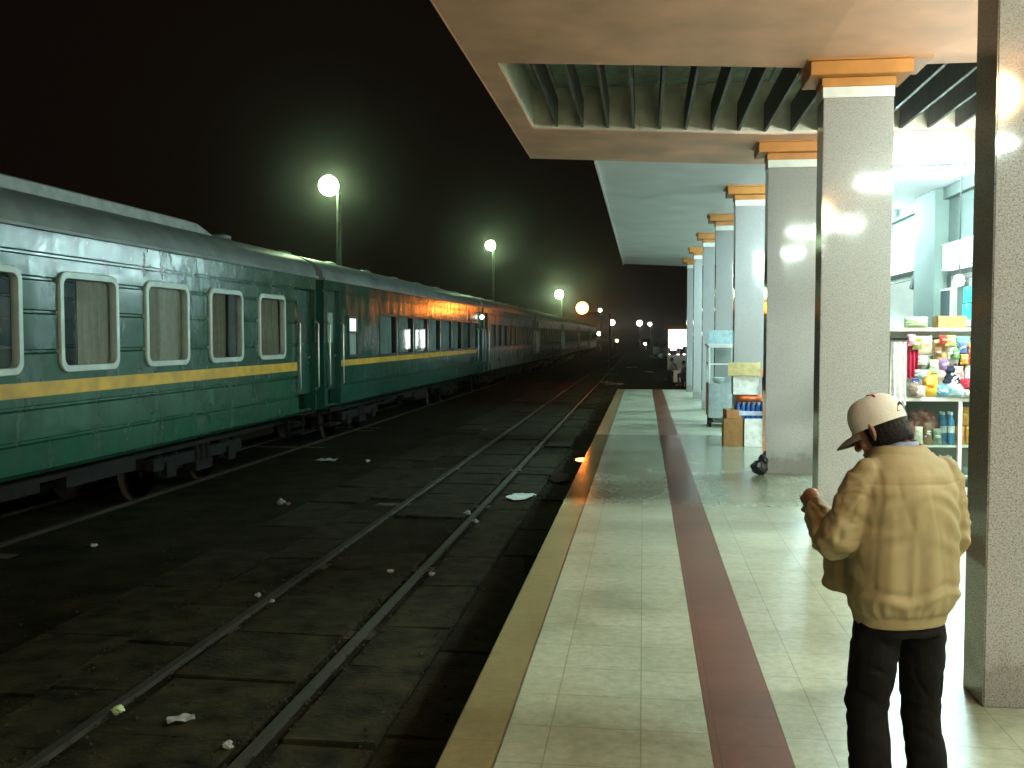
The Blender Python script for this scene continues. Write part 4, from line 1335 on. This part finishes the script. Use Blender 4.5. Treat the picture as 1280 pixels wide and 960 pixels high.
bottle((3.66, 11.44, 0), .40, .06, ('milk', (.74, .70, .58)), ('green_cap', (.05, .35, .1)), 'large white bottle with green cap on the floor before the stall')

for x, z, w_, h_, cname, c, lab in (
        (2.93, 1.64, .09, .13, 'pink_q', (.65, .28, .40), 'pink packet at the top corner of the stall by the white cloth'),
        (3.27, 1.66, .10, .10, 'red_q', (.60, .06, .05), 'bright red packet at the very top above the tan packet'),
        (3.10, 1.25, .09, .12, 'orange_q', (.70, .28, .04), 'orange packet hanging above the yellow bag'),
        (3.27, 1.38, .09, .12, 'violet_q', (.28, .16, .42), 'violet packet hanging in front of the large cream packet'),
        (3.49, 1.44, .09, .11, 'gold_q', (.65, .42, .08), 'golden packet hanging between the rose and deep blue packets'),
        (3.57, 1.44, .09, .12, 'cherry_q', (.50, .02, .06), 'cherry red packet hanging under the rust orange packet'),
        (3.40, 1.50, .08, .11, 'leaf_q', (.12, .36, .10), 'leaf green packet hanging over the white packet with mauve print'),
        (2.98, 1.19, .09, .10, 'navy_q', (.03, .05, .20), 'navy packet on the counter left of the yellow bag'),
        (3.66, 1.14, .08, .16, 'sun_q', (.72, .52, .10), 'sunny yellow packet at the counter end against the nearest column'),
        (3.45, 1.19, .09, .09, 'salmon_q', (.68, .36, .28), 'salmon packet between the dotted plush toy and the red bag'),
        (2.99, 1.60, .11, .13, 'olive_p', (.30, .30, .12), 'olive packet at the top above the crimson cloth'),
        (3.17, 1.34, .10, .15, 'pale_green_p', (.45, .60, .40), 'pale green packet hanging in front of the grey green bag'),
        (3.34, 1.64, .12, .12, 'lemon_p', (.72, .62, .18), 'lemon packet at the very top between tan and white packets'),
        (3.43, 1.30, .10, .12, 'rose_p', (.62, .30, .32), 'rose packet hanging above the dotted plush toy'),
        (3.62, 1.30, .12, .18, 'turq_p', (.06, .38, .40), 'turquoise packet hanging right by the nearest column'),
        (3.21, 1.52, .09, .10, 'brown_p', (.22, .11, .05), 'small dark brown packet hanging before the tan packet'),
        (3.05, 1.43, .10, .10, 'white_q', (.74, .74, .70), 'small white packet hanging over the grey green bag'),
        (3.47, 1.56, .09, .12, 'blue_q', (.10, .18, .50), 'deep blue packet hanging near the black bag')):
    pouch((x, 11.50, z), w_, h_, .06, (cname, c), lab, ('label_white', (.7, .75, .8)))
for k, (x, z, h_, cname, c, lab) in enumerate((
        (2.94, .545, .22, 'wine_p', (.32, .05, .07), 'wine red packet at the left end of the glass case shelf'),
        (3.04, .545, .20, 'cream', (.74, .68, .58), 'cream packet on the case shelf in front of the maroon bundle'),
        (3.14, .545, .24, 'brown_p', (.22, .11, .05), 'dark brown packet on the case shelf in front of the maroon bundle'),
        (3.24, .545, .18, 'sage', (.22, .27, .22), 'sage packet on the case shelf next to the blue bottles'),
        (2.96, .075, .24, 'grey_white', (.62, .66, .66), 'pale grey packet at the bottom of the glass case'),
        (3.07, .075, .20, 'teal_p', (.05, .30, .30), 'teal packet at the bottom of the glass case'),
        (3.19, .075, .22, 'ochre_p', (.50, .30, .08), 'ochre packet at the bottom of the glass case by the bottles'),
        (3.46, .075, .24, 'navy_p', (.02, .04, .12), 'navy packet at the bottom of the glass case beyond the bottles'))):
    pouch((x, 11.56, z), .095, h_, .07, (cname, c), lab, ('label_white', (.7, .75, .8)))
pouch((3.05, 11.80, 1.844), .26, .12, .2, ('pale_green_p', (.45, .60, .40)), 'pale green bag lying on the top board of the stall')
carton((3.42, 11.85, 1.844), .3, .26, .13, ('tan_box', (.45, .30, .14)), 'flat tan carton lying on the top board of the stall')

# --- small rack of goods deeper in, seen left of the white cloth
rk = empty('goods_rack', (3.25, 14.9, 0), label='small white rack of goods between the columns deeper inside', cat='rack')
for x in (0, .76):
    for y in (0, .36):
        MB().box(x, x + .04, y, y + .04, 0, 1.75).build('post', M['fixture'], rk)
for z in (.05, .75, 1.22, 1.55):
    MB().box(.0, .8, .0, .4, z, z + .025).build('shelf', M['white_band'], rk)
MB().box(.042, .758, -.012, .0, .08, .74).build('front_board', M['white_wall'], rk)
carton((3.45, 15.1, 1.575), .26, .22, .15, ('grey_box', (.16, .18, .17)), 'dark grey carton on the top shelf of the small rack')
carton((3.42, 15.08, 1.247), .22, .22, .14, ('teal_box', (.05, .30, .24)), 'teal carton on the small rack shelf')
carton((3.66, 15.1, 1.247), .20, .22, .22, ('pale_box', (.66, .72, .70)), 'pale carton next to the teal carton on the rack')
carton((3.5, 15.1, .777), .3, .24, .26, ('cream_box', (.68, .64, .52)), 'cream carton on the middle shelf of the rack')
carton((3.85, 15.1, .777), .24, .24, .2, ('red_box', (.45, .10, .07)), 'small red carton on the middle shelf of the rack')

# --- things on and in the station wall
t = empty('notice_frame', (WX - .225, 18.28, 2.25), label='dark picture in a white frame on the wall pilaster edge', cat='picture')
t.location = (WX - .07, 17.22, 2.24)
b = MB(); b.box(-.05, -.02, -.55, -.51, -.28, .28); b.box(-.05, -.02, .13, .17, -.28, .28); b.box(-.05, -.02, -.51, .13, .24, .28); b.box(-.05, -.02, -.51, .13, -.28, -.24)
b.build('frame', M['white_band'], t)
MB().box(-.04, -.024, -.508, .128, -.238, .238).build('picture', pcol('dark_picture', (.05, .07, .075)), t)
for k, (y, z, l) in enumerate(((16.30, 2.0, 'teal carton at the bottom of the shop stack'), (16.27, 2.26, 'teal carton at the top of the shop stack'))):
    carton((WX + .12, y - .12, z), .30, .4, .25, ('shop_teal', (.02, .42, .42)), l)
t = empty('wall_shelf', (WX - .2, 16.2, 1.95), label='white wall shelf under the teal cartons', cat='shelf')
MB().box(-.10, .38, -1.0, .75, -.06, .045).build('board', M['white_wall'], t, bevel=.005)
for y in (-.7, .8): MB().box(-.2, .19, y, y + .04, -.22, -.062).build('bracket', M['fixture'], t)
t = empty('bulb_lamp', (WX - .45, 15.15, 2.55), label='bare glaring bulb above the teal cartons', cat='lamp')
MB().ell((0, 0, 0), (.07, .07, .08)).build('bulb', emit('bulb', (.85, 1, .97), 160), t, smooth=True)
MB().tube([(0, 0, .07), (0, 0, 1.5)], .008, 6).build('cord', M['black'], t)
t = empty('wall_speaker', (WX - .14, 18.62, 2.70), label='small black loudspeaker beside the large signboard', cat='loudspeaker')
MB().obox((0, 0, 0), (.16, .2, .26), (0, R(12), 0)).build('case', M['black'], t, bevel=.01)
MB().box(.05, .139, -.02, .02, -.02, .02).build('bracket', M['undergrey'], t)

# --- seller's heap between the third and fifth columns
carton((1.425, 16.300, 0), .30, .40, .44, ('brown_box', (.30, .155, .05)), 'brown cardboard carton standing on the platform beside the white carton')
carton((1.420, 16.300, .442), .24, .32, .14, ('brown_box2', (.36, .16, .06)), 'small reddish brown carton on the brown cardboard carton', rz=.12)
carton((1.765, 16.260, 0), .345, .36, .44, ('white_box', (.76, .76, .73)), 'white carton standing on the platform under the bottle pack')
pk = empty('bottle_pack', (1.700, 16.280, .442), label='pack of blue water bottles on the white carton', cat='bottle pack')
for i in range(6):
    for j in range(3):
        b = MB(); b.lathe([(.033, 0), (.036, .01), (.036, .17), (.030, .20), (.014, .235), (.014, .255)], (-.2 + i * .076, -.09 + j * .076, 0), seg=12)
        b.build('bottle', pcol('pack_blue', (.035, .10, .34), .2), pk, smooth=True)
b = MB(); b.box(-.24, .22, -.13, -.128, .05, .12); b.build('wrap_band', pcol('wrap_white', (.5, .58, .75), .2), pk)
pouch((1.680, 16.260, .70), .42, .12, .25, ('orange_red', (.62, .13, .03)), 'flat orange red bag lying on the blue bottle pack')
carton((1.620, 16.350, .82), .40, .36, .30, ('white_box', (.76, .76, .73)), 'open white carton on the orange red bag, topped by the yellow box', open_=False, tape=False)
carton((1.600, 16.320, 1.122), .50, .36, .20, ('yellow_box', (.66, .54, .26)), 'pale yellow cardboard box topmost of the heap', rz=-.08)
t = empty('umbrella', (1.920, 16.020, 0), label='folded black umbrella leaning beside the white carton', cat='umbrella')
MB().tube([(0.0, .02, .1), (.0, .05, .5), (-.03, .10, .95), (-.045, .12, 1.1)], [.012, .035, .03, .014], 10).build('folded_canopy', M['black'], t, smooth=True)
MB().tube([(.0, .02, .0), (.0, .022, .11)], .006, 6).build('tip', M['steelbar'], t)
MB().tube([(-.045, .12, 1.1), (-.055, .14, 1.22)], .014, 8).build('handle', pcol('handle_orange', (.6, .15, .04)), t, smooth=True)

ct = empty('food_cart', (1.25, 19.45, 0), label='wheeled food cart with glass case and orange striped side', cat='food cart')
MB().box(0, .52, 0, .8, .18, .84).build('body', pcol('cart_metal', (.52, .60, .62), .25, metal=.6), ct, bevel=.01)
b = MB()
for k in range(6): b.box(-.006, -.001, .04 + k * .125, .11 + k * .125, .2, .82)
b.build('orange_stripes', pcol('cart_orange', (.62, .22, .05)), ct)
b = MB()
for x in (.0, .49):
    for y in (0, .77): b.box(x, x + .03, y, y + .03, .842, 1.56)
for z in (1.2, 1.53): b.box(.03, .49, 0, .025, z, z + .03); b.box(0, .025, .03, .77, z, z + .03); b.box(.495, .52, .03, .77, z, z + .03)
b.build('case_frame', M['white_band'], ct)
MB().box(.03, .49, .010, .014, .85, 1.52).build('pane', M['pane'], ct)
MB().box(-.03, .55, -.03, .83, 1.562, 1.60).build('roof', M['white_band'], ct)
MB().box(-.02, .54, -.025, .01, 1.602, 1.86).build('head_board', pcol('head_board', (.42, .58, .62)), ct)
for x in (.02, .46):
    for y in (.12, .68):
        MB().tube([(x, y, .09), (x + .04, y, .09)], .09, 16).build('wheel', M['black'], ct, smooth=True)
b = MB(); b.box(.04, .10, .04, .76, .09, .179); b.box(.42, .48, .04, .76, .09, .179); b.build('undercarriage', M['black'], ct)
t = MB().lathe([(.05, 0), (.11, .05), (.13, .11), (.12, .11), (.04, .02)], seg=20).build('bowl', pcol('bowl_white', (.78, .78, .76), .2), smooth=True)
place(t, (1.45, 19.65, .842)); tag(t, 'white bowl standing in the glass case of the food cart', 'bowl')
# black bag at the foot of the third column
o = lump('plastic_bag', (1.46, 12.86, .075), .1, ('bag_black', (.010, .010, .011)), 21, [((0, 0, .01), (.11, .10, .085)), ((.05, .02, .09), (.06, .06, .10)), ((.07, .02, .19), (.018, .018, .05))], .009, .025, rough=.3)
tag(o, 'black plastic bag slumped against the foot of a column', 'bag')

# ================================================================== FAR PEOPLE, CART AND KIOSK
def figure(loc, rz, label, top, trous, pose, group='people beyond the platform end'):
    t = person_base(label, loc, rz, group)
    b = MB()
    if pose == 'walk':
        hip = (0, 0, .86); sh = 1.38
        legs = [[(-.09, 0, .86), (-.10, .16, .48), (-.10, .10, .07), (-.10, .24, .04)], [(.09, 0, .86), (.10, -.02, .47), (.10, -.26, .12), (.10, -.16, .04)]]
        arms = [[(-.20, 0, 1.36), (-.25, -.10, 1.10), (-.22, -.02, .86), (-.21, .02, .78)], [(.20, 0, 1.36), (.25, .10, 1.10), (.23, .24, .92), (.22, .28, .85)]]
        spine = [(0, 0, .86), (0, .01, 1.1), (0, .02, 1.34)]; head = (0, .05, 1.57)
    elif pose == 'stand':
        legs = [[(-.09, 0, .86), (-.11, .03, .47), (-.11, 0, .07), (-.12, .13, .04)], [(.09, 0, .86), (.11, .03, .47), (.11, 0, .07), (.12, .13, .04)]]
        arms = [[(-.20, 0, 1.36), (-.24, .0, 1.08), (-.15, .18, .98), (-.10, .22, .98)], [(.20, 0, 1.36), (.24, -.02, 1.08), (.23, .06, .84), (.22, .08, .77)]]
        spine = [(0, 0, .86), (0, -.01, 1.1), (0, .01, 1.34)]; head = (0, .04, 1.57)
    else:   # sitting low
        legs = [[(-.10, 0, .32), (-.14, .40, .50), (-.13, .36, .08), (-.14, .48, .04)], [(.10, 0, .32), (.15, .40, .48), (.15, .34, .08), (.16, .46, .04)]]
        arms = [[(-.19, .12, .80), (-.24, .20, .56), (-.12, .40, .54), (-.06, .42, .54)], [(.19, .12, .80), (.25, .18, .56), (.16, .40, .54), (.10, .44, .54)]]
        spine = [(0, 0, .30), (0, .02, .56), (0, .12, .80)]; head = (0, .22, 1.02)
    for l in legs: b.tube(l, [.085, .06, .042, .035], 10, round_ends=True)
    for a in arms: b.tube(a, [.055, .045, .036, .034], 10, round_ends=True)
    b.loft([ellring(c, rx, ry, 16) for c, rx, ry in ((spine[0], .15, .11), (spine[1], .145, .10), (spine[2], .18, .10), ((spine[2][0], spine[2][1] + .01, spine[2][2] + .07), .07, .06))])
    b.tube([spine[2], head], [.05, .05], 10)
    b.ell(head, (.075, .092, .112)); b.ell((head[0], head[1] + .09, head[2] - .01), (.014, .018, .02))
    for s in (-1, 1): b.ell((head[0] + s * .076, head[1], head[2]), (.012, .02, .028))
    meshobj('body', remesh(b, .014, 1, 'body'), M['skin'], t)
    c = MB()
    c.loft([ellring(q, rx, ry, 18) for q, rx, ry in (((spine[0][0], spine[0][1], spine[0][2] - .04), .17, .13), (spine[1], .165, .12), (spine[2], .195, .115), ((spine[2][0], spine[2][1] + .01, spine[2][2] + .05), .10, .08))])
    for a in arms:
        c.tube(a[:3], [.072, .062, .05], 10, round_ends=True)
    meshobj('shirt', remesh(c, .016, 2, 'shirt'), pcol(*top, rough=.85), t)
    c = MB()
    c.ell((spine[0][0], spine[0][1], spine[0][2]), (.165, .13, .12))
    for l in legs: c.tube(l[:3], [.105, .08, .062], 10, round_ends=True)
    meshobj('trousers', remesh(c, .016, 2, 'trousers'), pcol(*trous, rough=.85), t)
    h = MB(); h.ell((head[0], head[1] - .018, head[2] + .03), (.084, .092, .095)); h.build('hair', M['hair'], t, smooth=True)
    return t
figure((1.02, 77, GZ), R(15), 'person in pale blue shirt and dark trousers walking away beyond the platform', ('pale_blue_shirt', (.35, .48, .58)), ('dark_trouser', (.015, .018, .02)), 'walk')
figure((1.62, 50.5, GZ + .0), R(70), 'person in grey shirt sitting low beside the white cool box', ('grey_shirt', (.22, .21, .22)), ('dark_trouser', (.015, .018, .02)), 'sit')
figure((1.95, 44.5, GZ), R(60), 'person in dark maroon top sitting near the last column', ('maroon_top', (.10, .035, .045)), ('brown_trouser', (.04, .03, .026)), 'sit')
figure((2.25, 48.0, GZ), R(110), 'person in grey and black standing before the bright kiosk', ('dark_grey_top', (.07, .07, .075)), ('dark_trouser', (.015, .018, .02)), 'stand')
figure((1.55, 72, GZ), R(-20), 'person in dark clothes bending over the white handcart', ('dark_green_top', (.03, .05, .045)), ('dark_trouser', (.015, .018, .02)), 'stand')
t = empty('stool', (1.62, 50.5, GZ), label='low stool under the person in the grey shirt', cat='stool')
MB().box(-.16, .16, -.16, .16, .18, .21).build('seat', pcol('stool_red', (.4, .06, .05)), t)
for x in (-1, 1):
    for y in (-1, 1): MB().box(x * .13 - .02, x * .13 + .02, y * .13 - .02, y * .13 + .02, 0, .18).build('leg', pcol('stool_red', (.4, .06, .05)), t)
s2 = copy_tree(t); s2.location = (1.95, 44.5, GZ); s2['label'] = 'low stool under the person in the maroon top'
t = empty('cool_box', (1.62, 48.6, GZ), label='white cool box standing on the dark ground by the seated people', cat='box')
MB().box(-.16, .16, -.2, .2, 0, .50).build('body', M['white_band'], t, bevel=.015)
MB().box(-.175, .175, -.215, .215, .502, .57).build('lid', M['white_band'], t, bevel=.015)
t = empty('handcart', (1.75, 73.5, GZ), label='handcart with a white load beyond the platform end', cat='handcart')
MB().box(-.75, .75, -.45, .45, .52, .60).build('tray', M['undergrey'], t)
for s in (-1, 1):
    MB().tube([(s * .60, -.5, .32), (s * .60, -.44, .32)], .32, 20).build('wheel', M['black'], t, smooth=True)
    MB().box(s * .60 - .03, s * .60 + .03, -.4, .4, .30, .52).build('strut', M['undergrey'], t)
MB().tube([(-.75, -.3, .58), (-1.3, -.25, .80), (-1.3, .25, .80), (-.75, .3, .58)], .02, 8).build('handle', M['steelbar'], t, smooth=True)
for k, (x, l) in enumerate(((-.42, 'white sack at the handle end of the handcart'), (.05, 'white sack in the middle of the handcart'), (.46, 'greyish sack at the outer end of the handcart'))):
    o = lump('sack', (1.75 + x, 73.5, GZ + .60 + .18), .2, ('sack_white', (.62, .70, .70)) if k < 2 else ('sack_grey', (.35, .40, .40)), k * 7, [((0, 0, 0), (.24, .34, .18)), ((.05, .05, .1), (.16, .22, .12))], .03, .03, rough=.8)
    tag(o, l, 'sack')
kk = empty('lit_kiosk', (2.25, 63, GZ), label='brilliantly lit white kiosk beside the far end of the platform', cat='kiosk')
M['kiosk_light'] = emit('kiosk_light', (.90, 1.0, .96), 4)
MB().box(-.7, .9, .3, .36, 1.05, 2.75).build('light_panel', M['kiosk_light'], kk)
MB().box(-.7, .9, -.3, .3, .0, 1.0).build('counter', M['white_band'], kk, bevel=.01)
for x in (-.74, .9):
    for y in (-.3, .3): MB().box(x, x + .05, y, y + .05, 0, 2.78).build('post', M['fixture'], kk)
rk_ = random.Random(6)
for k in range(9):
    x = -.66 + k * .19; zz = rk_.uniform(.95, 1.15)
    bb = pouch_mesh(rk_.uniform(.16, .26), rk_.uniform(.25, .5), .12, k * 3).shift((x, rk_.uniform(-.2, .15), zz))
    bb.build('hanging_bag', pcol(('kb_dark', (.03, .03, .035)) [0] if k % 3 else 'kb_red', (.03, .03, .035) if k % 3 else (.35, .06, .05)), kk, smooth=True)
b = MB(); b.add([(-1.0, -.8, 2.62), (1.2, -.8, 2.62), (1.2, .6, 2.95), (-1.0, .6, 2.95), (-1.0, -.8, 2.66), (1.2, -.8, 2.66), (1.2, .6, 2.99), (-1.0, .6, 2.99)], [(0, 3, 2, 1), (4, 5, 6, 7), (0, 1, 5, 4), (1, 2, 6, 5), (2, 3, 7, 6), (3, 0, 4, 7)])
b.build('awning', pcol('awning_orange', (.45, .16, .07)), kk)

# ================================================================== LITTER ON THE TRACK BED
def scrap(loc, size, label, col=('scrap_white', (.27, .28, .26)), kind='ball', seed=0):
    if kind == 'ball':
        b = MB(); b.ell((0, 0, size * .4), (size * .5, size * .42, size * .4))
        me = remesh(b, size * .07, 0, 'litter')
        displace(me, lambda co, n: n * size * (.30 * mnoise.noise(co / size * 3.2 + Vector((seed, 0, 0))) + .14 * mnoise.noise(co / size * 8 + Vector((0, seed, 0)))))
        for p_ in me.polygons: p_.use_smooth = False
        o = meshobj('paper_scrap', me, pcol(*col, rough=.8))
    else:
        n = 12; b = MB(); top = []
        for i in range(n):
            row = []
            for j in range(n):
                x = (i / (n - 1) - .5) * size; y = (j / (n - 1) - .5) * size * .6
                z = .012 + .05 * size * (1 + 2 * mnoise.noise(Vector((x / size * 3, y / size * 3, seed)))) + .04 * size * abs(mnoise.noise(Vector((x / size * 7, y / size * 7, seed))))
                row.append((x * (1 + .12 * mnoise.noise(Vector((j, seed, 0.5)))), y * (1 + .15 * mnoise.noise(Vector((i, seed, 2.5)))), z))
            top.append(row)
        b.loft([r_ + [(x, y, z - .003) for x, y, z in reversed(r_)] for r_ in top])
        o = b.build('paper_scrap', pcol(*col, rough=.6), smooth=True, ang=50)
    o.scale = (.72, .72, .5) if kind == 'ball' else (.9, .9, .8)
    place(o, loc, seed * 1.7); tag(o, label, 'litter', 'litter on the track bed')
z0 = GZ + .004
scrap((-4.78, 12.76, z0 - .03), .16, 'white crumpled scrap with a reddish piece on the open ground before the train', seed=1)
scrap((-4.66, 12.70, z0 - .03), .09, 'reddish brown scrap touching the white one before the train', ('scrap_red', (.3, .12, .08)), seed=2)
scrap((-3.05, 5.43, z0), .10, 'greenish white crumpled leaf-like scrap by the far rail nearest the camera', ('scrap_green', (.42, .55, .30)), seed=3)
scrap((-2.63, 5.37, z0), .17, 'flat white paper strip lying between the rails', kind='sheet', seed=4)
scrap((-2.20, 5.03, z0), .09, 'ring-like pale crumpled scrap beside the near rail', seed=5)
scrap((-3.24, 8.07, z0), .07, 'small upright white scrap on the far rail', seed=6)
scrap((-3.05, 7.9, z0), .06, 'tiny pale scrap inside the far rail', seed=7)
scrap((-2.13, 12.03, z0 + .02), .12, 'round white crumpled scrap leaning on the near rail', seed=8)
scrap((-1.96, 11.62, z0), .10, 'white scrap just right of the round one at the near rail', seed=9)
scrap((-1.64, 13.5, z0), .52, 'large pale plastic sheet lying beside the near rail', ('sheet_pale', (.50, .60, .58)), 'sheet', 10)
scrap((-5.62, 17.3, z0 - .03), .42, 'pale plastic litter on the ground below the carriage joint', ('sheet_grey', (.34, .38, .36)), 'sheet', 11)
scrap((-4.86, 17.27, z0 - .03), .12, 'small pale scrap on the ground beside the carriage joint litter', ('sheet_grey', (.34, .38, .36)), seed=12)
scrap((-2.34, 9.05, z0), .08, 'small torn paper bit between the rails', seed=13)
scrap((-1.93, 9.0, z0), .08, 'little pale scrap on the slab outside the near rail', seed=14)
scrap((-1.80, 47.8, z0), .6, 'far white litter left of the platform ramp', kind='sheet', seed=15)
scrap((-1.03, 45.5, z0), .7, 'far white litter close to the platform ramp', kind='sheet', seed=16)
scrap((-.75, 69.6, z0), .9, 'farthest white litter beyond the platform ramp', kind='sheet', seed=17)
scrap((.4, 61, z0), .8, 'far white litter in line with the brown platform stripe', kind='sheet', seed=18)
scrap((-5.8, 9.9, z0 - .03), .09, 'faint pale scrap near the bogie of the first carriage', ('sheet_grey', (.34, .38, .36)), seed=19)

# ================================================================== THIN HAZE ADDED TO GIVE THE LAMPS HALOS
hz = MB(); hz.box(-720, 720, -80, 920, GZ - 1.2, 9.6)
hm = bpy.data.materials.new('halo_haze'); hm.use_nodes = True
hn = hm.node_tree; hn.nodes.remove(hn.nodes['Principled BSDF'])
pv = hn.nodes.new('ShaderNodeVolumePrincipled')
pv.inputs['Density'].default_value = 0.0006
pv.inputs['Color'].default_value = (.9, .9, .9, 1)
pv.inputs['Anisotropy'].default_value = 0.965
hn.links.new(pv.outputs[0], hn.nodes['Material Output'].inputs['Volume'])
tag(hz.build('haze', hm), kind='stuff')
